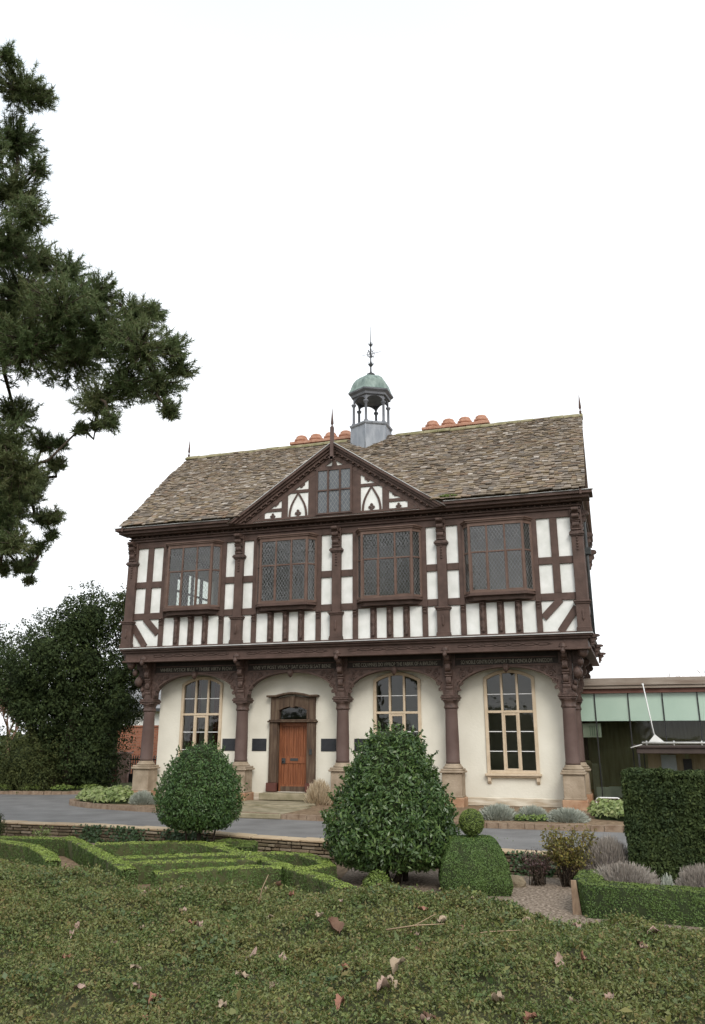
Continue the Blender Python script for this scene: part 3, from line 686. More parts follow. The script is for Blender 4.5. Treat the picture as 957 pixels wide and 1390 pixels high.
F0 = YU            # timber face plane is F0-.02 .. F0+.04
def tim(name, x0, x1, z0, z1, proud=.02, parent=H, m=None):
    q = MB(); q.box(x0, x1, F0 - proud, F0 + .045, z0, z1); return q.build(name, m or TIM, parent, bevel=.008)
tim('head_rail', -7.75, 7.75, 8.38, 8.60, .030)
tim('sill_rail', -7.72, 7.72, 4.876, 4.93, .030)
LOWR, MIDR = (5.85, 6.07), (6.95, 7.17)
for i, x in enumerate(PX):
    xx = x if abs(x) < 7 else math.copysign(7.66, x)
    wd = .15 if abs(x) < 7 else .17
    q = MB(); q.box(xx - wd, xx + wd, F0 - .10, F0 + .04, 5.80, 8.58)
    if abs(x) > 6: q.box(*sorted((xx - math.copysign(.05, x), xx + math.copysign(.18, x))), F0 + .04, F0 + .2, 4.9, 8.58)
    o = q.build('post', TIM, H, bevel=.012)
    q = MB(); q.box(xx - .19, xx + .19, F0 - .15, F0 + .04, 4.88, 5.72); q.box(xx - .22, xx + .22, F0 - .18, F0 + .04, 4.88, 4.98); q.box(xx - .21, xx + .21, F0 - .165, F0 + .04, 4.98, 5.03)
    q.box(xx - .22, xx + .22, F0 - .18, F0 + .04, 5.70, 5.75); q.box(xx - .25, xx + .25, F0 - .21, F0 + .04, 5.75, 5.80)
    q.lathe([(.02, 0), (.045, .08), (.03, .16), (.045, .26), (.02, .34)], (xx, F0 - .15, 5.2), 8)
    q.build('pedestal_block', TIM, o, bevel=.01)
    q = MB(); q.box(xx - .19, xx + .19, F0 - .14, F0 + .03, 7.76, 7.80); q.box(xx - .22, xx + .22, F0 - .17, F0 + .03, 7.80, 7.86); q.box(xx - .19, xx + .19, F0 - .15, F0 + .03, 7.86, 7.90)
    bracket(q, xx, F0 - .09, 7.92, 8.60, .25, .32); q.build('scroll_capital', TIMC, o, bevel=.008)
    q = MB()
    for k in range(5): q.lathe([(.015, 0), (.04, .04), (.015, .08)], (xx, F0 - .10, 7.3 + k * .09), 8)
    q.build('post_carving', TIMC, o)
# studs, rails, braces of each bay
for bi, c in enumerate(CX):
    L0 = PX[bi] + .15 if bi else -7.49; R0 = PX[bi + 1] - .15 if bi < 3 else 7.49
    wl_, wr_ = c - 1.07, c + 1.07
    # window side posts
    for sx in (-1, 1):
        x = c + sx * 1.14; tim('stud', x - .085, x + .085, 4.93, 8.38, .035)
        q = MB(); bracket(q, x, F0 - .035, 5.62, 5.86, .13, .11); q.build('corbel', TIMC, H)
    for (a, d_) in ((L0, wl_ - .155), (wr_ + .155, R0)):
        if d_ - a < .1: continue
        tim('rail', a, d_, *LOWR); tim('rail', a, d_, *MIDR)
        wide = d_ - a > .6
        if wide:
            xm = (a + d_) / 2; tim('stud', xm - .11, xm + .11, 6.07, 8.38, .022)
            # diagonal braces in the lower panel
            s = 1 if xm > 0 else -1
            q = MB(); zl, zh = 4.93, 5.85
            for (p, r_) in (((-.62, zl), (.28, zh)), ((-.05, zl), (.62, zh - .22))):
                pass
            xin, xout = (a, d_) if s > 0 else (d_, a)   # inner (towards centre) and outer edge
            def br(xa, za, xb, zb, wv=.105):
                dx, dz = xb - xa, zb - za; l_ = math.hypot(dx, dz); nx, nz = -dz / l_ * wv, dx / l_ * wv
                q.prism([(xa - nx, F0 - .021, za - nz), (xb - nx, F0 - .021, zb - nz), (xb + nx, F0 - .021, zb + nz), (xa + nx, F0 - .021, za + nz)], (0, .06, 0))
            wI = abs(xout - xin)
            br(xin + s * .04, zl + .42, xin + s * wI * .56, zh + .03)
            q.build('brace', TIM, H); q = MB()
            br(xin + s * wI * .50, zl - .0, xout + s * .0, zh - .22)
            q.build('brace', TIM, H)
            continue
    tim('rail', wl_ + .02, wr_ - .02, 5.88, 6.05, .022)
    # balusters carved under the window
    for k in range(3):
        x = c + (-.54 + .54 * k); o = tim('stud', x - .105, x + .105, 4.93, 5.88, .020)
        q = MB(); zz = 4.98
        q.lathe([(.03, 0), (.07, .05), (.04, .10), (.085, .2), (.05, .30), (.04, .36), (.08, .45), (.055, .58), (.035, .68), (.085, .74), (.07, .84)], (x, F0 - .03, zz), 10)
        bracket(q, x, F0 - .03, 5.72, 5.88, .15, .16); q.build('carved_baluster', TIMC, o)

# ---- oriel windows
def oseg(b, p0, p1, z0, z1, t, out=0.0):
    a, c = Vector((*p0, 0)), Vector((*p1, 0)); d = (c - a).normalized(); n = Vector((d.y, -d.x, 0))
    q = [a + n * (t / 2 + out), c + n * (t / 2 + out), c - n * (t / 2 - out), a - n * (t / 2 - out)]
    b.prism([(v.x, v.y, z0) for v in q], (0, 0, z1 - z0))
def lattice(b, p0, p1, z0, z1, out, sw=.105, sh=.165, wd=.0042):
    a, c = Vector((*p0, 0)), Vector((*p1, 0)); Lx = (c - a).length; d = (c - a).normalized(); n = Vector((d.y, -d.x, 0)) * out
    Lz = z1 - z0; k = sh / sw
    for sg in (1, -1):
        m0 = -int(Lz / sh) - 3
        for i in range(m0, int(Lx / sw) + int(Lz / sh) + 4):
            # line: s = i*sw + sg*(z)/k
            pts = []
            s0 = i * sw; 
            f = lambda z: s0 + sg * z / k
            lo_, hi_ = 0.0, Lz
            # clip to 0<=s<=Lx
            za, zb = (0 - s0) * k * sg, (Lx - s0) * k * sg
            if za > zb: za, zb = zb, za
            lo_, hi_ = max(lo_, za), min(hi_, zb)
            if hi_ - lo_ < .02: continue
            A = a + d * f(lo_) + n; B = a + d * f(hi_) + n; A.z = z0 + lo_; B.z = z0 + hi_
            t = (B - A).normalized(); w_ = d.cross(Vector((0, 0, 1))).cross(t) * wd
            b.add([A - w_, B - w_, B + w_, A + w_], [(0, 1, 2, 3)])
def oriel(c):
    o = MB(); y0 = YU - .03; yf = y0 - .27; hf, hb = .82, 1.04
    z0, z1, zt = 6.14, 8.28, 7.40
    A, B, C_, D = (c - hb, y0), (c - hf, yf), (c + hf, yf), (c + hb, y0)
    for p in (A, B, C_, D): o.box(p[0] - .04, p[0] + .04, p[1] - .04, p[1] + .04, z0, z1)
    for (p, q) in ((A, B), (B, C_), (C_, D)):
        oseg(o, p, q, z0, z0 + .07, .07); oseg(o, p, q, z1 - .06, z1 + .0, .07); oseg(o, p, q, zt - .025, zt + .025, .05)
    for k in (1, 2):
        x = c - hf + 2 * hf * k / 3; o.box(x - .028, x + .028, yf - .03, yf + .03, z0 + .07, z1 - .06)
    # opening casement frames on outer lower lights
    for (xa, xb) in ((c - hf + .04, c - hf + 2 * hf / 3 - .028), (c + hf - 2 * hf / 3 + .028, c + hf - .04)):
        for (p, q) in (((xa + .015, yf), (xa + .015, yf)),): pass
        o.box(xa, xa + .03, yf - .02, yf + .02, z0 + .07, zt - .025); o.box(xb - .03, xb, yf - .02, yf + .02, z0 + .07, zt - .025); o.box(xa + .03, xb - .03, yf - .02, yf + .02, z0 + .07, z0 + .10)
    W = o.build('window', WINB, H, bevel=.006)
    g = MB()
    for (p, q) in ((A, B), (B, C_), (C_, D)):
        a, e = Vector((*p, 0)), Vector((*q, 0)); g.add([(a.x, a.y, z0), (e.x, e.y, z0), (e.x, e.y, z1), (a.x, a.y, z1)], [(0, 1, 2, 3)])
    g.build('pane', GLASSU, W)
    l_ = MB()
    for (p, q) in ((A, B), (B, C_), (C_, D)):
        lattice(l_, p, q, z0 + .07, zt - .02, .012); lattice(l_, p, q, zt + .02, z1 - .06, .012)
    l_.build('leaded_lattice', CAME, W)
    s = MB(); ex = .07
    s.prism([(c - hb - ex, y0 + .02, 6.05), (c - hf - ex, yf - ex, 6.05), (c + hf + ex, yf - ex, 6.05), (c + hb + ex, y0 + .02, 6.05)], (0, 0, .05))
    s.prism([(c - hb - .03, y0 + .02, 6.095), (c - hf - .03, yf - .04, 6.095), (c + hf + .03, yf - .04, 6.095), (c + hb + .03, y0 + .02, 6.095)], (0, 0, .05))
    s.prism([(c - hb + .05, y0 + .02, 5.93), (c - hf + .05, yf + .06, 5.93), (c + hf - .05, yf + .06, 5.93), (c + hb - .05, y0 + .02, 5.93)], (0, 0, .12))
    s.build('sill', TIM, W, bevel=.006)
    s = MB()
    def tier(e, za, zb): s.prism([(c - hb - e, y0 + .02, za), (c - hf - e, yf - e, za), (c + hf + e, yf - e, za), (c + hb + e, y0 + .02, za)], (0, 0, zb - za))
    tier(.03, 8.281, 8.34); tier(.07, 8.34, 8.39); tier(.10, 8.39, 8.42)
    lo = [(c - hb - .10, y0 + .02), (c - hf - .10, yf - .10), (c + hf + .10, yf - .10), (c + hb + .10, y0 + .02)]
    hi = [(c - hb + .1, y0 + .02), (c - hf + .1, y0 - .08), (c + hf - .1, y0 - .08), (c + hb - .1, y0 + .02)]
    s.add([(x, y, 8.42) for x, y in lo] + [(x, y, 8.50) for x, y in hi], [(0, 1, 5, 4), (1, 2, 6, 5), (2, 3, 7, 6), (4, 5, 6, 7), (3, 0, 4, 7)])
    s.build('hood', WINB, W)
for c in CX: oriel(c)
# side windows (glazed, seen through the front ones)
for sx, ya, yb in ((-1, 2.2, 5.2), (1, 2.6, 4.6)):
    q = MB(); X = sx * (hX - .05)
    for k in range(5): y = ya + (yb - ya) * k / 4; q.box(X - .05, X + .05, y - .05, y + .05, 6.2, 8.2)
    for z in (6.2, 7.4, 8.2): q.box(X - .045, X + .045, ya, yb, z - .03, z + .03)
    o = q.build('side_window', TIM, H)
    l_ = MB(); lattice(l_, (X, ya), (X, yb), 6.2, 8.2, .01); l_.build('leaded_lattice', CAME, o)
# side wall timbers
for sx in (-1, 1):
    q = MB(); X0, X1 = sorted((sx * (hX - .045), sx * (hX + .03)))
    for z0, z1 in ((4.88, 5.0), (5.85, 6.07), (8.38, 8.6)): q.box(X0, X1, -.4, 5.8, z0, z1)
    for y in (.5, 1.1, 1.7, 3.3, 5.65): q.box(X0, X1 + .002, y - .1, y + .1, 5.0, 8.38)
    q.box(X0, X1, -.4, 2.2, *MIDR)
    q.build('side_framing', TIM, H)
    for y in (-.35, 2.7, 5.6):
        q = MB(); bracket(q, sx * (hX + .03), y, 7.9, 8.6, .25, .34, dy=0, dx=sx); q.build('side_scroll_bracket', TIMC, H)
        q = MB(); bracket(q, sx * (hX + .08), y, 4.5, 4.85, .2, .3, dy=0, dx=sx); q.build('side_scroll_bracket', TIMC, H)
q = MB(); q.tube([(7.86, .9, 8.7), (7.86, .9, 5.0)], .045, 8); q.box(7.8, 7.98, .8, 1.0, 7.5, 7.7); q.build('downpipe', IRON, H)

# ---- eaves cornice, main roof
EY, EZ, RY, RZ = -1.22, 9.10, 3.3, 13.12
SL = (RZ - EZ) / (RY - EY)
b = MB()
for (y, za, zb, hx) in ((-.74, 8.60, 8.68, 7.82), (-.80, 8.68, 8.72, 7.86), (-.92, 8.80, 8.86, 7.98)):
    ringbox(b, hx if y > -.81 else 7.9, y, 5.2 - y, za, zb, .4)
for (y, za, zb, hx) in ((-1.06, 8.862, 8.96, 8.12), (-1.16, 8.96, 9.05, 8.22)):
    b.box(-hx, -hx + .5, y, -.5, za, zb); b.box(hx - .5, hx, y, -.5, za, zb)
    b.box(-hx + .5, -3.62, y, y + .5, za, zb); b.box(3.62, hx - .5, y, y + .5, za, zb)
b.box(-3.62, 3.62, -1.06, -.6, 8.862, 8.895)
ringbox(b, 7.78, -.70, 5.9, 8.72, 8.80, .3)
b.build('eaves_cornice', TIM, H, bevel=.008)
b = MB()
for i in range(74):
    x = -7.75 + i * .2124; b.lathe([(.01, -.035), (.034, -.02), (.04, 0), (.034, .02), (.01, .035)], (x, -.76, 8.76), 8)
b.build('cornice_bead', TIM, H)
b = MB(); b.box(-8.25, -3.7, -1.19, -1.07, 9.052, 9.075); b.build('lead_gutter_edge', LEADE, H); b = MB(); b.box(3.7, 8.25, -1.19, -1.07, 9.052, 9.075);  b.build('lead_gutter_edge', LEADE, H)
GA, GH, GZ = 11.40, 3.70, 8.90   # cross gable apex z, half width, base z
GS = (GA - GZ) / GH
def roof_slope():
    b = MB(); rr = random.Random(11)
    Lsl = math.hypot(RY - EY, RZ - EZ); up = Vector((0, (RY - EY) / Lsl, (RZ - EZ) / Lsl)); nn = Vector((0, -up.z, up.y))
    s = -0.02; row = 0
    while s < Lsl - .02:
        h = .150 - .055 * s / Lsl
        x = -8.04 + rr.uniform(0, .08)
        while x < 8.0:
            w_ = rr.uniform(.12, .34) * (1 - .3 * s / Lsl)
            x1 = min(x + w_, 8.04)
            c = Vector((0, EY, EZ)) + up * s
            yt, zt_ = c.y, c.z
            xm = (x + x1) / 2
            if not (abs(xm) < GH and zt_ < GA - GS * abs(xm) - .06):
                th = rr.uniform(.018, .038); lift = rr.uniform(.012, .045); jit = rr.uniform(-.022, .012); sag = .03 * math.sin(x * 1.1 + 1) * math.sin(s * 1.3) + .012 * math.sin(x * 4)
                a = c + up * jit + nn * (lift + sag); d_ = c + up * (h + .05) + nn * (.0 + sag)
                sk = rr.uniform(-.02, .02); e = .004
                P = [a + Vector((x + e, 0, 0)) + up * sk, a + Vector((x1 - e, 0, 0)) - up * sk, d_ + Vector((x1 - e, 0, 0)), d_ + Vector((x + e, 0, 0))]
                P = [Vector((p.x, p.y, p.z)) for p in P]; q = [p + nn * th for p in P]
                b.add(P + q, [(4, 5, 6, 7), (0, 1, 5, 4), (1, 2, 6, 5), (3, 0, 4, 7)])
            x = x1
        s += h; row += 1
    return b
roof_slope().build('stone_tiled_roof', TILE, H)
b = MB()
b.add([(-7.95, 6.30, EZ - .03), (7.95, 6.30, EZ - .03), (8.0, RY, RZ - .03), (-8.0, RY, RZ - .03)], [(0, 1, 2, 3)])
for s_ in (-1, 1): b.add([(s_ * 8.0, EY + .05, EZ - .03), (s_ * 3.6, EY + .05, EZ - .03), (0, 1.6, EZ - .03 + (1.6 - EY) * SL), (0, RY, RZ - .03), (s_ * 8.0, RY, RZ - .03)], [(0, 1, 2, 3, 4)])
b.build('roof_underlay', TILE, H)
b = MB(); rr = random.Random(2); x = -8.05
while x < 8.0:
    l_ = min(rr.uniform(.4, .6), 8.05 - x); z = RZ - .02 + rr.uniform(-.01, .015)
    if not (-.8 < x + l_ / 2 < .8): b.prism([(x + .005, RY - .2, z - .09), (x + .005, RY - .17, z - .02), (x + .005, RY, z + .10), (x + .005, RY + .17, z - .02), (x + .005, RY + .2, z - .09)], (l_ - .01, 0, 0))
    x += l_
b.build('ridge_stone', RIDGE, H, bevel=.01)
for sx in (-1, 1):
    b = MB()
    for (ya, za, yb, zb) in ((EY, EZ - .035, RY, RZ - .035), (6.30, EZ - .035, RY, RZ - .035)):
        b.prism([(sx * 7.86, ya, za - .14), (sx * 7.86, ya, za), (sx * 7.86, yb, zb), (sx * 7.86, yb, zb - .2)], (sx * .06, 0, 0))
    b.build('bargeboard', TIM, H)
    b = MB(); b.lathe([(.04, -.1), (.04, .08), (.055, .10), (.022, .14), (.022, .20), (.05, .24), (.03, .5), (.006, .78)], (sx * 7.97, RY, RZ + .05), 8); b.build('roof_finial', SHAFT, H)

# ---- cross gable
G = MB(); G.prism([(-GH + .25, -.95, GZ - .0), (GH - .25, -.95, GZ - .0), (0, -.95, GA - .2)], (0, .2, 0))
GO = G.build('cross_gable', PLA, H)
def gt(name, pts, m=TIM, y=-.745, d=.05, bev=.005):
    y -= .235; pts = [(x, z - .10) for x, z in pts]
    q = MB(); q.prism([(x, y, z) for x, z in pts], (0, d, 0)); return q.build(name, m, GO, bevel=bev)
# raking cornice (3 stepped mouldings each side)
b = MB(); e = MB()
for sx in (-1, 1):
    t = Vector((sx * GH, 0, -(GA - GZ))).normalized(); n_ = Vector((-t.z * sx, 0, t.x * sx)) if False else Vector((sx * (GA - GZ), 0, GH)).normalized()
    for (o0, o1, y) in ((-.42, -.26, -.99), (-.26, -.20, -1.03), (-.20, -.12, -1.09), (-.12, -.05, -1.15), (-.05, .03, -1.22)):
        A0 = Vector((0, y, GA)); 
        def pt(o, s):   # offset o along outward normal, s: 0 apex (on x=0), 1 foot (on z=GZ)
            zz = GA + o / n_.z
            if s == 0: return Vector((0, y, zz))
            return Vector((sx * (zz - GZ) / GS, y, GZ))
        b.prism([pt(o1, 0), pt(o1, 1), pt(o0, 1), pt(o0, 0)][::sx], (0, -.90 - y, 0))
    A = Vector((0, -1.245, GA + .03 / n_.z)); B_ = Vector((sx * (A.z - GZ) / GS, -1.225, GZ)); up_ = n_ * .022
    e.prism([A, B_, B_ + up_, A + Vector((0, 0, .022 / n_.z))][::sx], (0, .25, 0))
b.build('raking_cornice', TIM, GO); e.build('lead_flashing', LEADE, GO)
b = MB()
for sx in (-1, 1):
    for k in range(17):
        s = (k + .6) / 17.5; zz = GA - .25; x = sx * s * (zz - GZ) / GS; z = zz - abs(x) * GS; b.lathe([(.01, -.04), (.04, -.02), (.045, 0), (.04, .02), (.01, .04)], (x, -1.075, z - .02), 8)
b.build('cornice_bead', TIM, GO)
tim2 = [(-GH + .2, GH - .2, 8.98, 9.06)]
gt('rail', [(-3.2, 9.04), (3.2, 9.04), (3.2, 9.12), (-3.2, 9.12)], y=-.75)
for sx in (-1, 1):
    def bx(x0, x1, z0, z1, n='stud', y=-.748): gt(n, [(sx * x0, z0), (sx * x1, z0), (sx * x1, z1), (sx * x0, z1)][::sx], y=y)
    bx(.60, .92, 9.1, 10.72); bx(1.66, 1.88, 9.1, 10.12); bx(2.50, 2.70, 9.1, 9.55)
    bx(.92, 1.66, 9.93, 10.04, 'rail', -.746); bx(1.88, 2.72, 9.34, 9.45, 'rail', -.746)
    # ogee in the tall panel
    for s2 in (-1, 1):
        P = []; Q = []
        for k in range(13):
            u = k / 12; xx = .36 * (1 - u) if u < 0 else .30 * math.cos(u * math.pi / 2) ** .8 if u < .55 else .30 * math.cos(.55 * math.pi / 2) ** .8 * (1 - (u - .55) / .45) ** .9
            z = 9.12 + u * .80 ; P.append((sx * 1.29 + s2 * (xx + .035), -.744, z)); Q.append((sx * 1.29 + s2 * max(xx - .035, 0), -.744, z))
        P = [(x, y - .235, z - .1) for x, y, z in P]; Q = [(x, y - .235, z - .1) for x, y, z in Q]; q = MB(); q.ribbon(P, Q, (0, .03, 0)); q.build('ogee_brace', TIM, GO)
    for (x, z, r_) in ((1.29, 9.22, .065), (2.2, 9.18, .055), (1.18, 10.22, .075), (2.10, 9.62, .065)):
        q = MB()
        for (dx, dz) in ((0, .09), (-.07, 0), (.07, 0)): q.lathe([(r_, 0), (r_, .02)], (0, 0, 0), 10)
        V = []; F = []; q = MB()
        for (dx, dz) in ((0, r_ * 1.3), (-r_ * .95, 0), (r_ * .95, 0), (0, -r_ * .8)):
            q.prism([(sx * x + dx + r_ * .8 * math.cos(a * math.pi / 4), -.977 - .001 * (dx > 0) - .002 * (dz > 0), z - .1 + dz + r_ * .8 * math.sin(a * math.pi / 4)) for a in range(8)], (0, .03, 0))
        q.build('trefoil', TIM, GO)
# window of the gable
q = MB()
for x in (-.60, -.21, .21, .60): q.box(x - .03, x + .03, -1.03, -.951, 8.99, 10.57)
for z in (9.02, 9.82, 10.54): q.box(-.60, .60, -1.025, -.951, z - .025, z + .025)
W = q.build('window', TIM, GO)
q = MB(); q.add([(-.6, -.99, 9.0), (.6, -.99, 9.0), (.6, -.99, 10.56), (-.6, -.99, 10.56)], [(0, 1, 2, 3)]); q.build('pane', GLASSD, W)
q = MB(); lattice(q, (-.57, -.99), (.57, -.99), 9.04, 10.52, .008, sw=.13, sh=.2); q.build('leaded_lattice', CAME, W)
gt('head_rail', [(-.72, 10.66), (.72, 10.66), (.60, 10.76), (-.60, 10.76)], y=-.79)
gt('peak_boss', [(-.1, 10.74), (.1, 10.74), (.06, 10.92), (0, 10.98), (-.06, 10.92)], y=-.76)
# gable roof planes behind the cornice
b = MB()
yb = lambda z: EY + (z - EZ) / SL + .25
for sx in (-1, 1):
    zz = GA + .05; foot = sx * (zz - GZ) / GS
    b.add([(foot, -1.0, GZ), (0, -1.0, zz), (0, yb(zz), zz), (foot, yb(GZ) - .1, GZ)], [(0, 1, 2, 3)])
b.build('gable_roof', TILE, GO)
b = MB(); b.box(-.055, .055, -1.30, -1.19, 10.80, 11.95); b.lathe([(.04, 11.93), (.055, 11.97), (.028, 12.0), (.028, 12.04), (.055, 12.08), (.03, 12.35), (.005, 12.66)], (0, -1.24, 0), 8)
b.prism([(-.12, -1.30, 10.90), (.12, -1.30, 10.90), (0, -1.30, 10.75)], (0, .1, 0)); b.build('gable_finial', SHAFT, GO)
# moss at the valley
f = FB(); P = np.array([3.85, EY + .12, EZ + .10]) + sph(500) * np.array([.34, .12, .07]); V, F = leaves(P, np.tile([0, -.4, 1.0], (500, 1)), .07); f.add(V, F, 0); f.build('moss_tuft', [LPALE if False else LBOX], H)

# ---- chimneys
for x0 in (-4.05, 1.72):
    b = MB(); b.box(x0 + .05, x0 + 2.6, 5.0, 5.8, 10.5, 13.72); b.box(x0 + .02, x0 + 2.64, 4.97, 5.83, 13.72, 13.86); b.box(x0 - .04, x0 + 2.70, 4.91, 5.89, 13.86, 13.98); CH = b.build('chimney', TERRA, H, bevel=.015)
    for k in range(4):
        x = x0 + .32 + k * .67; b = MB(); b.lathe([(.28, 13.98), (.28, 14.10), (.31, 14.12), (.31, 14.19), (.29, 14.22), (.24, 14.23), (.24, 14.31), (.19, 14.36), (.1, 14.37)], (x, 5.4, 0), 8, rot=math.pi / 8, smooth=False); b.build('chimney_cap', TERRA, CH, bevel=.01)

# ---- cupola
c0 = (0.03, RY, 0); HEX = -math.pi / 2
b = MB(); b.lathe([(.80, 12.2), (.80, 13.45), (.86, 13.50), (.88, 13.56), (.80, 13.60)], c0, 6, rot=HEX, smooth=False); CU = b.build('cupola', LEAD, H)
b = MB()
for k in range(6):
    a = HEX + k * math.pi / 3; x, y = c0[0] + .81 * math.cos(a), c0[1] + .81 * math.sin(a); b.tube([(x, y, 12.3), (x, y, 13.47)], .018, 5)
b.build('lead_roll', LEAD, CU)
for k in range(6):
    a = HEX + k * math.pi / 3; x, y = c0[0] + .70 * math.cos(a), c0[1] + .70 * math.sin(a)
    b = MB(); b.lathe([(.085, 13.58), (.085, 13.64), (.055, 13.68), (.050, 14.36), (.08, 14.40), (.10, 14.44), (.10, 14.47)], (x, y, 0), 10); b.build('column', LEADD, CU)
# arched ring between columns
b = MB()
for k in range(6):
    a0, a1 = HEX + k * math.pi / 3, HEX + (k + 1) * math.pi / 3
    p0 = Vector((c0[0] + .72 * math.cos(a0), c0[1] + .72 * math.sin(a0), 0)); p1 = Vector((c0[0] + .72 * math.cos(a1), c0[1] + .72 * math.sin(a1), 0)); n = 10
    T = []; A = []
    for j in range(n + 1):
        u = j / n; p = p0.lerp(p1, u); T.append((p.x, p.y, 14.78)); A.append((p.x, p.y, 14.42 + .28 * math.sqrt(max(0, 1 - (2 * u - 1) ** 2))))
    d_ = (p1 - p0).normalized(); nn_ = Vector((-d_.y, d_.x, 0)); b.ribbon(T, A, nn_ * .07)
b.build('arch_ring', LEADD, CU)
b = MB(); b.lathe([(.74, 14.72), (.80, 14.74), (.82, 14.82), (.92, 14.90), (.93, 14.95)], c0, 6, rot=HEX, smooth=False); b.lathe([(.5, 14.70), (.74, 14.72)], c0, 6, rot=HEX, smooth=False); b.build('cornice', LEADD, CU)
b = MB(); pr = [(.93, 14.951), (.90, 15.0), (.85, 15.08), (.80, 15.22), (.735, 15.38), (.62, 15.54), (.46, 15.66), (.28, 15.735), (.12, 15.76), (.02, 15.77)]
b.lathe(pr, c0, 6, rot=HEX, smooth=False); b.build('dome', COPPER, CU, bevel=.012)
b = MB(); b.lathe([(.16, 15.76), (.17, 15.86), (.06, 15.92), (.035, 15.98), (.03, 16.18), (.06, 16.22), (.10, 16.28), (.05, 16.35), (.028, 16.4), (.024, 17.08), (.05, 17.11), (.07, 17.17), (.03, 17.23), (.018, 17.3), (.006, 18.0)], (c0[0], c0[1], 0), 8)
b.tube([(c0[0] - .42, c0[1], 16.72), (c0[0] + .42, c0[1], 16.80)], [.008, .012], 5); b.tube([(c0[0], c0[1] - .4, 16.76), (c0[0], c0[1] + .4, 16.76)], .01, 5)
for k in range(8):
    a = k * math.pi / 4; P = [(c0[0] + r_ * math.cos(a), c0[1] + r_ * math.sin(a), 16.76 + dz) for r_, dz in ((.02, -.14), (.14, -.10), (.16, .03), (.07, .10), (.12, .17))]; b.tube(P, .010, 4)
    P = [(c0[0] + r_ * math.cos(a), c0[1] + r_ * math.sin(a), 16.28 + dz) for r_, dz in ((.03, -.04), (.12, .02), (.10, .10))]; b.tube(P, .009, 4)
    P = [(c0[0] + r_ * math.cos(a), c0[1] + r_ * math.sin(a), 17.18 + dz) for r_, dz in ((.03, -.05), (.11, .0), (.08, .07))]; b.tube(P, .008, 4)
b.build('wrought_iron_spire', IRON, CU)

# ================================================================== STEPS, PLAQUES
t = thing('entrance_steps', 'worn mossy stone steps leading up to the oak front door', 'steps', (-1.8, -1, 0))
b = MB(); b.box(-2.72, -1.0, -.25, .41, 0.06, .27); b.build('step', STEP, t, bevel=.02)
b = MB(); b.box(-3.05, -.5, -1.9, -.28, -0.06, .055); b.build('landing', STEP, t, bevel=.02)
b = MB(); b.box(-3.35, -.35, -4.15, -1.93, -0.12, .005); b.build('lower_step', STEP, t, bevel=.02)
b = MB(); b.box(-3.2, -.3, -2.3, -1.93, .005, .02); b.build('threshold_joint', STEP, t)
PQ = [(-4.15, 'dark slate plaque between the first arched window and the second column'), (-3.06, 'dark slate plaque on the cream wall just left of the door surround'),
      (-.63, 'dark slate plaque on the cream wall just right of the door surround'), (.50, 'dark slate plaque half hidden behind the top of the large bay bush')]
for x, l_ in PQ:
    b = MB(); b.box(x - .25, x + .25, YW - .03, YW - .004, 1.53, 1.90); b.box(x - .26, x + .26, YW - .012, YW - .003, 1.52, 1.91)
    o = b.build('wall_plaque', PLQ, bevel=.004); tag(o, l_, 'plaque', 'slate plaques on the ground floor wall')

# ================================================================== GLASS PAVILION (right)
GP = thing('glass_pavilion', 'modern flat roofed glass extension with pale green upper band and weathered fascia', 'building', (12, 4, -.6))
b = MB(); b.box(6.2, 26, 3.75, 12, 3.50, 3.82); b.box(6.2, 26, 3.70, 3.75, 3.60, 3.84); b.build('roof_fascia', FASC, GP, bevel=.01)
b = MB(); b.box(6.2, 26, 3.85, 12, 3.36, 3.50); b.build('soffit_board', FASR, GP)
b = MB(); b.box(6.2, 26, 3.99, 4.03, 2.47, 3.36); b.build('green_glass_band', GGREEN, GP)
MX = [7.60 + 1.075 * k - 1.075 for k in range(18)]
for i in range(len(MX) - 1):
    g = MB(); g.add([(MX[i] + .02, 3.99, -.6), (MX[i + 1] - .02, 3.99, -.6), (MX[i + 1] - .02, 3.99, 2.465), (MX[i] + .02, 3.99, 2.465)], [(0, 1, 2, 3)]); g.build('glass_pane', GPAV, GP)
for x in MX: b = MB(); b.box(x - .018, x + .018, 3.95, 4.01, -.6, 3.36); b.build('mullion', DMET, GP)
b = MB(); b.box(6.2, 26, 7.4, 7.5, -.6, 3.4); b.box(6.1, 6.2, 4, 12, -.6, 3.4); b.box(25.9, 26, 4, 12, -.6, 3.4); b.box(6.2, 26, 11.9, 12, -.6, 3.4); b.build('inner_wall', WOODB, GP)
b = MB(); b.box(6.2, 26, 4.04, 7.4, -.62, -.57); b.box(6.2, 26, 4.04, 7.4, 2.5, 2.56); b.build('inner_floor', ROOM, GP)
b = MB(); b.box(7.0, 7.85, 7.30, 7.36, 2.0, 2.45) if False else b.box(7.12, 7.72, 4.35, 4.38, 1.95, 2.40)
o = b.build('interior_panel', PLA, GP)
b = MB()
for k in range(5): b.box(7.35 + k * .07, 7.37 + k * .07, 4.33, 4.349, 2.0, 2.32)
b.build('panel_stripe', GGREEN, GP)
b = MB()
for x0, x1 in ((7.3, 7.5), (7.55, 7.62), (9.1, 9.5), (10.4, 10.8)):
    for k in range(6): w_ = (x1 - x0) / 6; b.box(x0 + k * w_, x0 + (k + .9) * w_, 5.0 + .04 * (k % 2), 5.05 + .04 * (k % 2), -.5, 1.1)
b.build('interior_curtain', mat('pale_curtain', (.30, .27, .22), (.40, .37, .31)), GP)
b = MB()
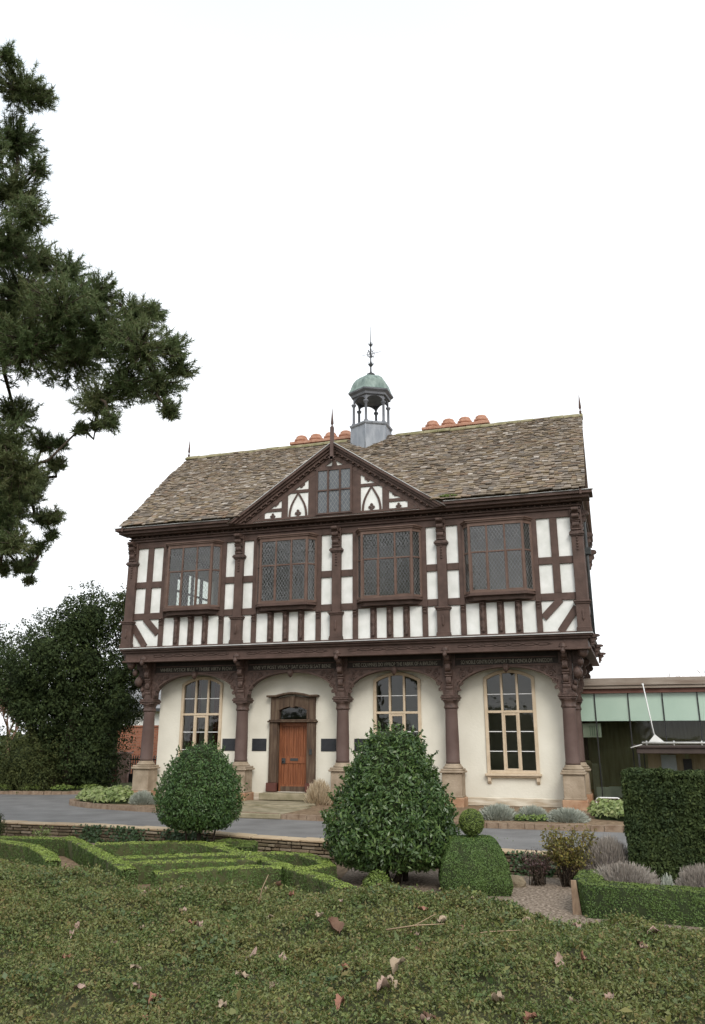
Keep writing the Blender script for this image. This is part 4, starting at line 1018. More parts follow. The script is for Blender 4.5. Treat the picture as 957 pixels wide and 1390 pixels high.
for (x, y) in ((7.6, 4.8), (8.0, 5.2), (8.6, 5.0)):
    b.box(x - .22, x + .22, y - .2, y + .2, -.15, -.10); b.box(x - .22, x + .22, y + .18, y + .22, -.1, .35)
    for sx in (-.19, .19):
        for sy in (-.17, .17): b.box(x + sx - .015, x + sx + .015, y + sy - .015, y + sy + .015, -.57, -.15)
b.build('interior_chair', GMET, GP)
# porch canopy
CP = MB(); CP.box(8.78, 14, .9, 3.9, 1.50, 1.66); CP.box(8.70, 14, .84, 3.9, 1.66, 1.72); CPO = CP.build('porch_canopy', CAN, GP, bevel=.01)
b = MB(); b.tube([(8.95, .86, 1.80), (14, .86, 1.80)], .030, 8)
for k in range(8): x = 9.08 + k * .75; b.tube([(x, .86, 1.72), (x, .86, 1.86)], .022, 6)
b.tube([(8.62, .8, 1.66), (8.95, .86, 1.75)], .018, 6); b.build('canopy_rail', GMET, CPO)
b = MB(); b.tube([(9.16, 2.2, 3.52), (9.33, 1.6, 2.02)], .018, 6); b.tube([(9.155, 2.22, 3.5), (9.15, 2.22, 3.56)], .035, 6)
b.prism([(9.33, .88, 2.02 + .02), (9.60, .88, 1.80), (9.12, .88, 1.80)][::-1], (0, .05, 0)); b.tube([(9.33, 1.6, 2.04), (9.335, .9, 2.0)], .02, 6); b.build('canopy_mast', WMET, CPO)
b = MB(); b.box(8.80, 8.86, .92, .98, -.62, 1.5); b.build('canopy_post', DMET, CPO); b = MB(); b.box(8.98, 9.02, 3.6, 3.7, -.62, 1.5); b.build('canopy_post', DMET, CPO)
b = MB()
for k in range(8): x = 9.1 + k * .62; b.box(x, x + .5, 3.5, 3.56, -.6, 1.5)
b.build('porch_panel', WOODB, CPO)
b = MB(); b.box(9.5, 9.95, 3.44, 3.49, -.6, 1.42); b.build('porch_window', mat('pale_blue_pane', (.33, .40, .44), (.42, .48, .52), rough=.2), CPO)
b = MB()
for x in (10.15, 11.0): b.box(x, x + .25, 3.44, 3.48, .2, 1.3)
b.build('porch_dark_panel', DMET, CPO)
# hoop
b = MB(); P = [(7.55, .35, -.1)]
for k in range(7): a = math.pi / 2 * k / 6; P.append((7.65 - .10 * math.cos(a), .35, .20 + .10 * math.sin(a)))
for k in range(7): a = math.pi / 2 * (1 - k / 6); P.append((8.12 + .10 * math.cos(a), .35, .20 + .10 * math.sin(a)))
P.append((8.22, .35, -.1)); b.tube(P, .022, 8); o = b.build('hoop_rail', WMET); tag(o, 'low pale metal hoop rail beside the right corner column', 'rail')

# ================================================================== LEFT BACKGROUND: house, brick walls, gate
HB = thing('white_gabled_house', 'distant white rendered house with grey slate roof behind the brick wall', 'building', (-19, 23.5, -.2))
b = MB(); b.box(-23, -15.5, 20, 27, -.2, 3.55); b.build('wall', PLA, HB)
b = MB(); b.prism([(-23.3, 19.6, 3.55), (-23.3, 27.4, 3.55), (-23.3, 23.5, 6.3)], (8.1, 0, 0)); b.build('roof', SLATE, HB)
b = MB(); b.box(-23.2, -15.2, 19.45, 19.6, 3.42, 3.6); b.build('gutter', IRON, HB)
b = MB(); b.box(-20.2, -19.6, 21.5, 22.2, 4.5, 7.2); b.build('chimney', BRICK, HB)
b = MB(); b.box(-18.6, -12.0, 13, 13.3, -.2, 2.45); b.box(-18.62, -11.98, 12.96, 13.34, 2.45, 2.53); o = b.build('brick_boundary_wall', BRICK); tag(o, 'tall orange red brick boundary wall behind the left corner column', 'wall')
b = MB(); b.box(-20, -13.85, 9, 9.25, -.2, 1.18); b.box(-20, -13.85, 8.97, 9.28, 1.18, 1.25); o = b.build('low_brick_wall', BRICKD); tag(o, 'dark low brick wall beside the yew trees', 'wall')
b = MB(); b.box(-13.85, -13.40, 8.9, 9.3, -.2, 1.22); b.box(-13.9, -13.35, 8.85, 9.35, 1.22, 1.30); o = b.build('gate_pillar', PINKP, bevel=.01); tag(o, 'pale pinkish brick gate pillar at the end of the low wall', 'pillar')
t = thing('iron_gate', 'dark upright barred gate beside the pinkish pillar', 'gate', (-12.6, 9.1, -.2))
b = MB(); b.box(-13.35, -11.2, 9.08, 9.12, 0, .06); b.box(-13.35, -11.2, 9.08, 9.12, .95, 1.0); b.box(-13.35, -11.2, 9.08, 9.12, .0, .35)
b.build('gate_rail', DMET, t)
b = MB()
for k in range(18): x = -13.3 + k * .12; b.box(x - .012, x + .012, 9.07, 9.13, -.1, 1.15)
b.build('gate_bar', DMET, t)

# ================================================================== VEGETATION
def surf_profile(prof, n, jit=.06, inner=.25):
    """random points near the surface of a solid of revolution; prof [(z,r)]; returns P,N relative to axis"""
    zs = np.array([p[0] for p in prof]); rs = np.array([p[1] for p in prof])
    zz = np.linspace(zs[0], zs[-1], 300); r = np.interp(zz, zs, rs); dr = np.gradient(r, zz)
    wgt = np.maximum(r, .02) * np.sqrt(1 + dr ** 2); cdf = np.cumsum(wgt) / wgt.sum()
    z = np.interp(rng.random(n), cdf, zz); rr_ = np.interp(z, zz, r); s = np.interp(z, zz, dr); a = rng.uniform(0, 2 * np.pi, n)
    N = unit(np.stack([np.cos(a), np.sin(a), -s], 1)); P = np.stack([rr_ * np.cos(a), rr_ * np.sin(a), z], 1)
    return P, N
def revolve_core(f, c, prof, k, m, n=28, amp=.06):
    V = []; 
    for z, r in prof:
        for j in range(n): a = 2 * math.pi * j / n; V.append((r * k * math.cos(a), r * k * math.sin(a), z))
    V = np.array(V); V = V * (1 + amp * wob(V * 3)[:, None] * np.array([1, 1, 0])) + np.array(c)
    Q = [[i * n + j, i * n + (j + 1) % n, (i + 1) * n + (j + 1) % n, (i + 1) * n + j] for i in range(len(prof) - 1) for j in range(n)]
    f.add(V, np.array(Q), m)
def bay_bush(name, label, c, prof, n, size, mats, stems, lump=.15, tips=420):
    t = thing(name, label, 'bush', c)
    f = FB(); P, N = surf_profile(prof, n); cc = np.array(c)
    k = 1 + lump * wob(P * 2.4, 1, c[0]) + lump * .6 * wob(P * 6, 1, c[0]); dep = np.abs(rng.normal(0, .09, n)); P = P * np.array([1, 1, 1]) ; P[:, :2] *= k[:, None]
    P = P - N * dep[:, None] + rng.normal(0, .02, (n, 3))
    up = 0.5
    V, F = leaves(P + cc, N + np.array([0, 0, up]), size, aspect=.36, tilt=.85); f.add(V, F, 0)
    # upright shoots breaking the outline
    Pt, Nt = surf_profile(prof, tips); Pt[:, :2] *= (1 + lump * wob(Pt * 2.4, 1, c[0]))[:, None]
    for p, nn in zip(Pt, Nt):
        if p[2] < prof[0][0] + .3 * (prof[-1][0] - prof[0][0]): continue
        d = unit((nn * .8 + np.array([0, 0, .9]) + rng.normal(0, .25, 3))[None])[0]; m_ = 9; s = rng.uniform(.2, 1, m_)[:, None] * rng.uniform(.08, .22)
        V, F = leaves(p + cc + d * s, np.tile(d, (m_, 1)) * .3 + rng.normal(0, .7, (m_, 3)), size, aspect=.36); f.add(V, F, 0)
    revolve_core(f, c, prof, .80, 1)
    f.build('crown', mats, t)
    for sx, sy, ex, ey, r_ in stems:
        b = MB(); b.tube([(c[0] + sx, c[1] + sy, c[2] - .05), (c[0] + (sx + ex) / 2 + .02, c[1] + (sy + ey) / 2, c[2] + .3), (c[0] + ex, c[1] + ey, c[2] + .9)], [r_, r_ * .85, r_ * .6], 8); b.build('trunk', BARK, t)
# big bay (front centre)
bay_bush('bay_bush', 'largest dark glossy bay bush, teardrop shaped, in the gravel before the columns', (4.77, -11.6, -.3),
    [(.24, .55), (.28, .84), (.42, 1.0), (.60, 1.06), (.84, 1.06), (1.08, 1.0), (1.35, .90), (1.62, .76), (1.88, .66), (2.10, .55), (2.28, .40), (2.36, .22)], 21000, .088, [LBAY, CORE],
    [(-.1, .05, -.25, .1, .05), (.05, -.1, .3, -.05, .06), (-.38, .1, -.5, .1, .035), (.18, .1, .1, .3, .05)])
bay_bush('bay_bush', 'smaller rounded mid green bay bush beside the stone wall, before the first arched window', (.27, -9.9, -.3),
    [(.50, .32), (.53, .58), (.68, .76), (.85, .83), (1.05, .86), (1.30, .82), (1.55, .72), (1.78, .58), (1.95, .43), (2.06, .28), (2.12, .14)], 16000, .066, [LBAY2, CORE],
    [(0, 0, 0, .05, .045), (-.18, .02, -.35, 0, .025), (.22, .0, .42, .05, .025)], lump=.09, tips=300)
bay_bush('clipped_bush', 'dark clipped bush at the left edge of the picture by the stone wall', (-4.42, -10.5, -.3),
    [(.0, .30), (.2, .42), (.45, .45), (.7, .36), (.86, .15)], 5000, .04, [LYEW2, CORE], [(0, 0, 0, 0, .03)], lump=.05, tips=0)

def skin(f, P, N, size, m=0, thick=.015, **k):
    V, F = leaves(P - N * np.abs(rng.normal(0, thick, len(P)))[:, None] + N * .008, N, size, **k); f.add(V, F, m)
def quad_pts(a, b, c, d, n):
    a, b, c, d = map(np.array, (a, b, c, d)); u, v = rng.random((n, 1)), rng.random((n, 1))
    P = (1 - u) * (1 - v) * a + u * (1 - v) * b + u * v * c + (1 - u) * v * d; N = unit(np.cross(b - a, d - a)[None]); return P, np.tile(N, (n, 1))
# topiary: truncated pyramid + ball
t = thing('box_topiary', 'clipped box topiary, tapering block topped by a small ball, right of the big bay', 'topiary', (6.2, -12.0, -.3))
f = FB(); c, B0, T0, zb, zt, a = (6.18, -12.0), .52, .33, -.3, .38, R(14)
def rot(x, y, z): return (c[0] + x * math.cos(a) - y * math.sin(a), c[1] + x * math.sin(a) + y * math.cos(a), z)
lv = [(zb, .49), (-.15, .53), (0.12, .49), (.30, .41), (.42, .35), (.46, .27)]
V = [rot(sx * r_, sy * r_, z) for z, r_ in lv for sx, sy in ((-1, -1), (1, -1), (1, 1), (-1, 1))]
Q = [[i * 4 + j, i * 4 + (j + 1) % 4, (i + 1) * 4 + (j + 1) % 4, (i + 1) * 4 + j] for i in range(len(lv) - 1) for j in range(4)] + [[20, 21, 22, 23]]
f.add(np.array(V), np.array(Q), 1)
for q in Q:
    p = [V[i] for i in q]; ar = (Vector(p[1]) - Vector(p[0])).length * (Vector(p[3]) - Vector(p[0])).length
    P, N = quad_pts(*p, int(ar * 15000) + 300); skin(f, P + N * .01 * wob(P * 8)[:, None], N, .026)
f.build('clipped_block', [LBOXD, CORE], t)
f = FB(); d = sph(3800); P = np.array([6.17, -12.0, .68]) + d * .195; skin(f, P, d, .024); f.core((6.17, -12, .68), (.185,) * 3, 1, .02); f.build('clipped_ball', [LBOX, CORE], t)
ff = FB(); n = 160; P = np.array([6.17, -12, .46]) + rng.normal(0, 1, (n, 3)) * np.array([.22, .22, .015]); V, F = leaves(P, rng.normal(0, 1, (n, 3)), .03); ff.add(V, F); ff.build('stray_shoots', [LBOX], t)
b = MB(); b.tube([(6.17, -12, .3), (6.17, -12, .58)], .03, 6); b.build('stem', BARK, t)

def hedge_run(path, wd, z0, z1, dens, size, two=True):
    """points+core for a clipped hedge along a polyline"""
    f = FB(); P_ = [np.array([x, y, 0.0]) for x, y in path]
    # offset rows with mitres
    Lf = []; Rt = []
    for i, p in enumerate(P_):
        d = P_[min(i + 1, len(P_) - 1)] - P_[max(i - 1, 0)]; d /= np.linalg.norm(d); n = np.array([-d[1], d[0], 0]); Lf.append(p + n * wd / 2); Rt.append(p - n * wd / 2)
    V = []; Q = []
    for l_, r_ in zip(Lf, Rt):
        for q, z in ((l_, z0), (l_, z1 - .02), (l_ * .85 + r_ * .15, z1), (r_ * .85 + l_ * .15, z1), (r_, z1 - .02), (r_, z0)): V.append((q[0], q[1], z))
    n = len(P_)
    for i in range(n - 1):
        for j in range(5): Q.append([i * 6 + j, i * 6 + j + 1, (i + 1) * 6 + j + 1, (i + 1) * 6 + j])
    ends = [[0, 1, 4, 5], [(n - 1) * 6 + 5, (n - 1) * 6 + 4, (n - 1) * 6 + 1, (n - 1) * 6]]
    V = np.array(V); f.add(V, np.array(Q + ends), 1)
    for q in Q + ends:
        p = [V[i] for i in q]; ar = np.linalg.norm((p[1] - p[0])) * np.linalg.norm(p[3] - p[0]); a_, b_, c_, d_ = p
        P, N = quad_pts(a_, b_, c_, d_, int(ar * dens) + 5)
        ctr = (P_[0] + P_[-1]) / 2
        mid = np.stack([p for p in P_]); 
        # make normals point outwards
        near = mid[np.argmin(np.linalg.norm(P[:, None, :2] - mid[None, :, :2], axis=2), axis=1)]
        if abs(N[0, 2]) > .6: N = np.abs(N) * np.array([0, 0, 1]) + N * np.array([1, 1, 0])
        else:
            pc = (np.array(a_) + np.array(c_)) / 2; seg = (Lf[0] + Rt[0]) / 2
            i0 = min(q) // 6; cc = (P_[i0] + P_[min(i0 + 1, n - 1)]) / 2
            if np.dot(N[0, :2], (pc - cc)[:2]) < 0: N = -N
        skin(f, P + N * (.012 * wob(P * 6) + .01 * wob(P * 17))[:, None], N, size, 2 if (two and abs(N[0, 2]) < .6) else 0, up=.0, tilt=.38)  # upright faces get the darker leaf: side shade painted in by material
    return f
# knot parterre
KP = thing('knot_parterre', 'low bright green clipped box knot hedges crossing in front of the stone wall', 'hedge', (1, -11.5, -.3))
runs = [
 [(-7.5, -11.6), (-5.5, -11.0), (-3.6, -10.85), (-2.2, -10.62)],
 [(-2.35, -10.45), (-1.6, -11.1), (-.7, -11.95), (.35, -12.95), (1.2, -13.8)],
 [(-3.4, -11.3), (-2.2, -11.75), (-1.1, -12.7), (-.5, -13.4)],
 [(-1.2, -11.2), (-.1, -10.55), (1.0, -10.40), (1.35, -10.7)],
 [(.55, -10.35), (1.6, -11.15), (2.5, -11.95), (3.4, -12.75), (4.3, -13.6), (4.9, -14.3)],
 [(.3, -12.75), (1.1, -12.15), (1.95, -11.62), (2.2, -11.7)],
 [(.55, -13.25), (1.5, -12.75), (2.45, -12.28), (2.7, -12.3)],
 [(1.7, -13.95), (2.3, -13.4), (2.95, -12.85), (3.35, -12.85)],
 [(2.15, -11.55), (2.6, -11.30), (3.1, -11.35), (3.62, -11.85), (3.95, -12.45), (3.75, -12.80), (3.35, -12.75)],
]
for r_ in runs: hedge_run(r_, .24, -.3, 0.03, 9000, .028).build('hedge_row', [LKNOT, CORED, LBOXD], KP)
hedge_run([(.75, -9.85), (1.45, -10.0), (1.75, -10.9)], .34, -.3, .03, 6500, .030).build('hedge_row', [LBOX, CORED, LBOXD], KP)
o = hedge_run([(7.98, -12.3), (7.95, -13.05), (8.0, -13.40), (9.4, -13.55), (12, -13.2), (16, -12.6)], .38, -.3, .11, 9000, .026).build('low_box_hedge', [LBOX, CORE, LBOXD]); tag(o, 'low clipped box hedge edging the lavender bed at the right', 'hedge')  # lighter leaf on top paints the lit strip, darker sides the shade
def bighedge():
    x0, x1, y0, y1, z0, z1 = 8.50, 18, -11.45, -10.2, -.3, 1.42
    f = FB(); fc = [((x0, y0, z0), (x1, y0 + .6, z0), (x1, y0 + .6, z1), (x0, y0, z1)), ((x0, y1, z0), (x0, y0, z0), (x0, y0, z1), (x0, y1, z1)), ((x0, y0, z1), (x1, y0 + .6, z1), (x1, y1 + .6, z1), (x0, y1, z1))]
    for q, dn in zip(fc, (5500, 3000, 4500)):
        V = np.array(q); cx_ = np.array([12, -10.6, .5]); f.add(V - np.cross(V[1] - V[0], V[3] - V[0]) / np.linalg.norm(np.cross(V[1] - V[0], V[3] - V[0])) * .07, np.array([[0, 1, 2, 3]]), 1)
        ar = np.linalg.norm(V[1] - V[0]) * np.linalg.norm(V[3] - V[0]); P, N = quad_pts(*q, int(ar * dn)); skin(f, P + N * (.05 * wob(P * 2.5) + .03 * wob(P * 8))[:, None], N, .06, thick=.045, tilt=.9)
    f.add(np.array([(x0, y1, z0), (x1, y1 + .6, z0), (x1, y1 + .6, z1), (x0, y1, z1)]), np.array([[0, 1, 2, 3]]), 1)
    return f
o = bighedge().build('yew_hedge', [LYEW, CORE]); tag(o, 'tall dark clipped yew hedge block at the right in front of the glass pavilion', 'hedge')

def sprig_bush(name, label, cat, c, r, n, length, wd, mats, group=None, upb=.8, leafn=0, leafs=.04):
    """mound of fine upright sprigs"""
    f = FB(); d = sph(n); d[:, 2] = np.abs(d[:, 2]); c = np.array(c); r = np.array(r)
    k = (1 + .12 * wob(d * 3, 1, c[0]))[:, None]
    base = c + d * r * k * rng.uniform(.55, .92, (n, 1)); dr = unit(d * r + np.array([0, 0, upb * r[2]]) + rng.normal(0, .12, (n, 3)) * r.mean())
    L_ = length * rng.uniform(.5, 1.1, (n, 1)); side = unit(np.cross(dr, rng.normal(0, 1, (n, 3))))
    V = np.stack([base - side * wd, base + side * wd, base + dr * L_ + side * wd * .5, base + dr * L_ - side * wd * .5], 1).reshape(-1, 3); f.add(V, np.arange(4 * n).reshape(n, 4), 0)
    if leafn:
        P = c + sph(leafn) * r * rng.uniform(.6, 1.05, (leafn, 1)); P[:, 2] = np.maximum(P[:, 2], c[2] + .02); V, F = leaves(P, P - c, leafs, tilt=.8); f.add(V, F, 0)
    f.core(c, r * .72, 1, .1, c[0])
    o = f.build(name, mats); return tag(o, label, cat, group)
LG = 'lavender mounds in the garden bed'
sprig_bush('lavender_bush', 'wide mauve grey lavender mound just behind the low box hedge', 'shrub', (8.42, -12.6, -.15), (.55, .40, .40), 9000, .08, .005, [LLAV, CORELAV], LG, leafn=1500, leafs=.022)
sprig_bush('lavender_bush', 'mauve grey lavender mound at the right picture edge below the yew hedge', 'shrub', (9.42, -12.5, -.15), (.36, .36, .40), 6000, .08, .005, [LLAV, CORELAV], LG, leafn=1000, leafs=.025)
sprig_bush('lavender_bush', 'upper lavender mound behind the autumn rose, against the yew hedge corner', 'shrub', (8.15, -11.1, -.1), (.42, .40, .55), 7000, .09, .005, [LLAV, CORELAV], LG, leafn=1000, leafs=.025)
sprig_bush('sage_plant', 'small green grey spiky plant between the two right lavender mounds', 'plant', (8.98, -12.7, -.2), (.10, .10, .30), 500, .12, .006, [LGREY, CORE])
# autumn rose / mixed shrub: open twiggy
def twiggy(name, label, cat, c, r, ntw, nl, size, mats, seed=1, spread=1.0):
    rr = random.Random(seed); t = thing(name, label, cat, c); f = FB(); b = MB(); tips = []
    for k in range(ntw):
        a = rr.uniform(0, 2 * math.pi); q = rr.uniform(.2, 1) * spread; p = Vector((c[0] + rr.uniform(-.12, .12), c[1] + rr.uniform(-.12, .12), c[2])); e = Vector((c[0] + r[0] * q * math.cos(a), c[1] + r[1] * q * math.sin(a), c[2] + r[2] * rr.uniform(.5, 1.05)))
        m_ = p.lerp(e, .5) + Vector((rr.uniform(-.06, .06), rr.uniform(-.06, .06), r[2] * .12)); b.tube([p, m_, e], [.009, .006, .003], 4); tips += [(m_, e)]
    b.build('stem', BARK, t); n = nl; idx = rng.integers(0, len(tips), n); u = rng.random(n) ** .7
    P = np.array([[*tips[i][0].lerp(tips[i][1], float(v))] for i, v in zip(idx, u)]) + rng.normal(0, .05, (n, 3)) * np.array([1, 1, .8]); V, F = leaves(P, rng.normal(0, .6, (n, 3)) + np.array([0, 0, .6]), size, aspect=.6); f.add(V, F, 0); f.build('foliage', mats, t); return t
twiggy('rose_bush', 'straggly autumn rose bush with yellow and purple leaves by the wall', 'shrub', (7.55, -11.2, -.3), (.50, .42, .82), 60, 3200, .045, [LROSE], 3)
twiggy('rose_bush', 'low purplish twiggy shrub left of the yellow autumn rose', 'shrub', (7.05, -11.2, -.3), (.34, .3, .50), 40, 800, .035, [leafmat('purple_leaf', [(.07, .04, .045), (.13, .08, .085), (.16, .10, .06)])], 5)
twiggy('young_plant', 'pale yellow green seedling on a stake inside the looped box hedge', 'plant', (2.2, -11.9, -.3), (.12, .12, .45), 6, 120, .045, [LPALE], 7)
twiggy('young_plant', 'pale yellowish plant near the left end of the stone wall', 'plant', (-3.7, -9.5, -.3), (.25, .2, .40), 10, 200, .05, [LPALE], 8)
def stone(c, r):
    V, F = ICO; V2 = V * np.array(r) * (1 + .18 * wob(V * 1.7, 1, c[0]) + .12 * np.round(2 * wob(V * 3, 1, 2)) / 2)[:, None] + np.array(c); b = MB(); b.add(V2.tolist(), [tuple(q) for q in F.tolist()]); return b
o = stone((6.76, -11.45, -.24), (.15, .10, .11)).build('garden_rock', DRY); tag(o, 'mossy brown rock on the gravel right of the box topiary', 'rock')
b = MB(); b.prism([(7.74, -13.42, -.3), (7.86, -13.42, -.3), (7.80, -13.25, .10), (7.73, -13.25, .10)], (.0, .035, 0)); o = b.build('edging_board', WOOD, bevel=.004); tag(o, 'weathered wooden board leaning at the end of the low box hedge', 'board')
# flower bed plants
GS_ = 'grey cushion plants along the front bed'
sprig_bush('cushion_plant', 'silver grey cushion plant beside the left corner pedestal', 'plant', (-5.75, -2.1, -.02), (.42, .32, .34), 3900, .13, .010, [LGREY, CORELAV], GS_, leafn=600, leafs=.04)
sprig_bush('cushion_plant', 'silver grey cushion plant nearest the small topiary ball', 'plant', (5.34, -3.75, -.02), (.48, .32, .32), 4200, .13, .010, [LGREY, CORELAV], GS_, leafn=700, leafs=.04)
sprig_bush('cushion_plant', 'greenish grey clump under the right arched window sill', 'plant', (6.13, -3.3, -.02), (.36, .28, .26), 2700, .13, .010, [LGREY, CORELAV], GS_, leafn=500, leafs=.04)
sprig_bush('cushion_plant', 'silver grey cushion plant in front of the right corner column', 'plant', (7.0, -3.75, -.02), (.50, .32, .26), 4200, .13, .010, [LGREY, CORELAV], GS_, leafn=700, leafs=.04)
sprig_bush('grass_clump', 'shaggy pale tan dried grass clump beside the door steps', 'plant', (-.50, -.75, -.0), (.40, .32, .62), 2600, .22, .010, [LTAN, mat('tan_inner_blades', (.16, .11, .07), (.26, .19, .12))], upb=.9)
def leafy(name, label, pts, n, size, h, mats):
    """mass of broad leaves over a polygonal-ish strip given by discs"""
    f = FB()
    for (x, y, r_) in pts:
        k = int(n * r_ ** 2); a = rng.uniform(0, 2 * np.pi, k); q = np.sqrt(rng.random(k)) * r_; P = np.stack([x + q * np.cos(a), y + q * np.sin(a), h * np.sqrt(np.maximum(0, 1 - (q / r_) ** 2 * .75)) * rng.uniform(.35, 1, k)], 1)
        V, F = leaves(P, np.stack([.6 * np.cos(a), .6 * np.sin(a) - .3, np.full(k, 1.0)], 1), size, aspect=.62, tilt=.45); f.add(V, F, 0); f.core((x, y, -.03), (r_ * .85, r_ * .85, h * .6), 1, .1, x)
    o = f.build(name, mats); return tag(o, label, 'plant')
leafy('leafy_bed_plant', 'pale green broad leaved clump filling the left bed by the corner column', [(-8.5, -.4, .62), (-7.9, -1.3, .65), (-8.3, .6, .6), (-7.1, -1.9, .55), (-7.4, -1.0, .6), (-6.6, -2.0, .4)], 1300, .15, .36, [LPALE, CORE])
leafy('leafy_bed_plant', 'bright green leafy clump right of the right corner column', [(8.05, -2.6, .55), (8.6, -2.9, .6), (8.4, -1.9, .6), (7.8, -1.8, .4), (9.1, -2.2, .6)], 1500, .12, .42, [LPALE, CORE])
leafy('seedling_plant', 'small green leafy seedlings between the two right grey cushion plants', [(6.45, -3.75, .22), (5.9, -3.85, .2), (6.2, -3.9, .18)], 3000, .06, .16, [LBOX, CORE])
f = FB(); d = sph(1800); d[:, 2] = np.abs(d[:, 2]); P = np.array([4.83, -12.75, -.28]) + d * np.array([.24, .2, .30]) * rng.uniform(.6, 1.05, (1800, 1)); V, F = leaves(P, d, .045, tilt=.6); f.add(V, F, 0); f.core((4.83, -12.75, -.28), (.17, .14, .22), 1)
o = f.build('small_green_tuft', [LBOX, CORE]); tag(o, 'small bright green tuft at the foot of the largest bay bush', 'plant')

# ---- ivy on the dry stone wall
f = FB(); n = 1600; cx_ = rng.choice([-3.0, -2.0, -.7, -.3, 6.9], n); x = cx_ + rng.normal(0, .25, n); P = np.stack([x, np.array([ywall(v) for v in x]) - .03 - rng.random(n) * .05, rng.uniform(-.3, .08, n)], 1); V, F = leaves(P, np.tile([0, -1, .4], (n, 1)), .06, aspect=.8); f.add(V, F, 0)
o = f.build('wall_ivy', [LIVY]); tag(o, 'dark ivy patches trailing over the dry stone wall', 'ivy')

# ---- trees
def blob_tree(name, label, clumps, dens, size, mats, trunks, cat='tree', group=None, tilt=.9, droop=0, core=.45, z0=-.15, inner=.26):
    c0_ = (trunks[0][0][0][0], trunks[0][0][0][1], z0); t = thing(name, label, cat, c0_, group); f = FB()
    for (x, y, z, r_) in clumps:
        n = int(dens * r_ * r_); d = sph(n); k = (1 + .30 * wob(d * 2.6, 1, x + z) + .16 * wob(d * 8, 1, z))[:, None]
        P = np.array([x, y, z]) + d * r_ * k * (1 - np.abs(rng.normal(0, inner, (n, 1)))); P[:, 2] = np.maximum(P[:, 2], z0)
        V, F = leaves(P, d + np.array([0, 0, .3]), size, tilt=tilt, aspect=.5); f.add(V, F, 0)
        m_ = int(60 * r_ * r_) + 10   # outline sprays
        ds = sph(m_)
        for dd in ds:
            if dd[2] < -.3: continue
            p = np.array([x, y, z]) + dd * r_ * (1 + .15 * rng.random()); q = 14; s = rng.random((q, 1)) * r_ * .26; e = unit((dd + np.array([0, 0, .3 - droop]))[None]); V, F = leaves(p + e * s + rng.normal(0, .04, (q, 3)), rng.normal(0, 1, (q, 3)), size * .9, aspect=.45); f.add(V, F, 0)
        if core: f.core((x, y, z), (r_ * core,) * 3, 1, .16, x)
    f.build('crown', mats, t)
    for P, r0, r1 in trunks: b = MB(); b.tube(P, list(np.linspace(r0, r1, len(P))), 9); b.build('trunk', BARK, t)
YEW = [(-12.14, 3.53, 6.69, 1.15), (-13.09, 3.69, 6.23, 1.1), (-13.68, 2.72, 5.25, 1.35), (-15.22, 3.4, 4.16, 1.3), (-12.43, 3.74, 4.86, 1.6), (-10.9, 3.87, 4.24, 0.9), (-13.67, 4.2, 3.43, 1.7), (-11.86, 4.48, 2.98, 1.35), (-10.2, 3.0, 3.3, 0.45), (-13.37, 5.09, 1.53, 1.8), (-12.0, 3.9, 1.1, 0.95), (-11.6, 4.0, 1.97, 0.7), (-17.29, 3.39, 4.8, 1.6), (-20.07, 4.21, 4.14, 1.9), (-14.59, 3.37, 2.97, 0.84), (-14.6, 5.2, 1.7, 1.1), (-12.34, 4.76, 0.3, 1.1), (-16.6, 5.2, 3.7, 1.0)]
blob_tree('yew_tree', 'big dark spreading yew left of the hall', YEW, 3000, .12, [LYEW, CORE], [([(-13, 4.2, -.2), (-13, 4.1, 3), (-12.6, 3.8, 6)], .35, .1), ([(-13.3, 4.0, -.2), (-15, 3.8, 2.6), (-17.5, 3.5, 4.5)], .22, .06), ([(-16, 3.9, 3.6), (-20, 4.2, 4.2)], .12, .04)], droop=.5)
blob_tree('holly_tree', 'olive green evergreen rising behind the yew, touching the hall corner', [(-11.2, 5.2, 6.5, 1.1), (-10.5, 4.9, 5.6, 1.0), (-11.6, 5.4, 7.5, .75), (-10.9, 5.3, 7.35, .5), (-10.2, 4.7, 4.5, .85), (-11.6, 5.5, 3.0, .8)], 3000, .12, [LYEW2, CORE], [([(-12.2, 5.6, -.2), (-11.9, 5.5, 3), (-11.2, 5.3, 6.8)], .2, .06)])
blob_tree('clipped_yew_shrub', 'round dark shrub on the grass verge under the yew', [(-14.3, 3.0, 1.1, 1.25), (-13.8, 2.9, .4, 1.05), (-14.9, 3.2, .4, 1.1)], 4000, .09, [LYEW2, CORE], [([(-14.2, 3, -.1), (-14.2, 3, 1)], .1, .05)], cat='shrub')
blob_tree('laurel_shrub', 'lighter green shrub at the left picture edge on the verge', [(-16.3, 2.9, 1.2, 1.0), (-17.4, 3.0, 1.4, 1.3), (-19.3, 2.8, 1.2, 1.4), (-16.0, 3.3, .3, .8)], 900, .12, [LIVY, CORE], [([(-17, 3, -.1), (-17, 3, 1)], .1, .05)], cat='shrub')
leafy('verge_plant', 'low green ground plants along the verge kerb under the yews', [(-15.4, 2.25, .45), (-14.6, 2.3, .4), (-16.4, 2.2, .5), (-13.6, 2.6, .4), (-12.4, 3.0, .45), (-11.6, 3.6, .5), (-17.5, 2.0, .5)], 900, .09, .22, [LPALE if False else LBOX, CORE])
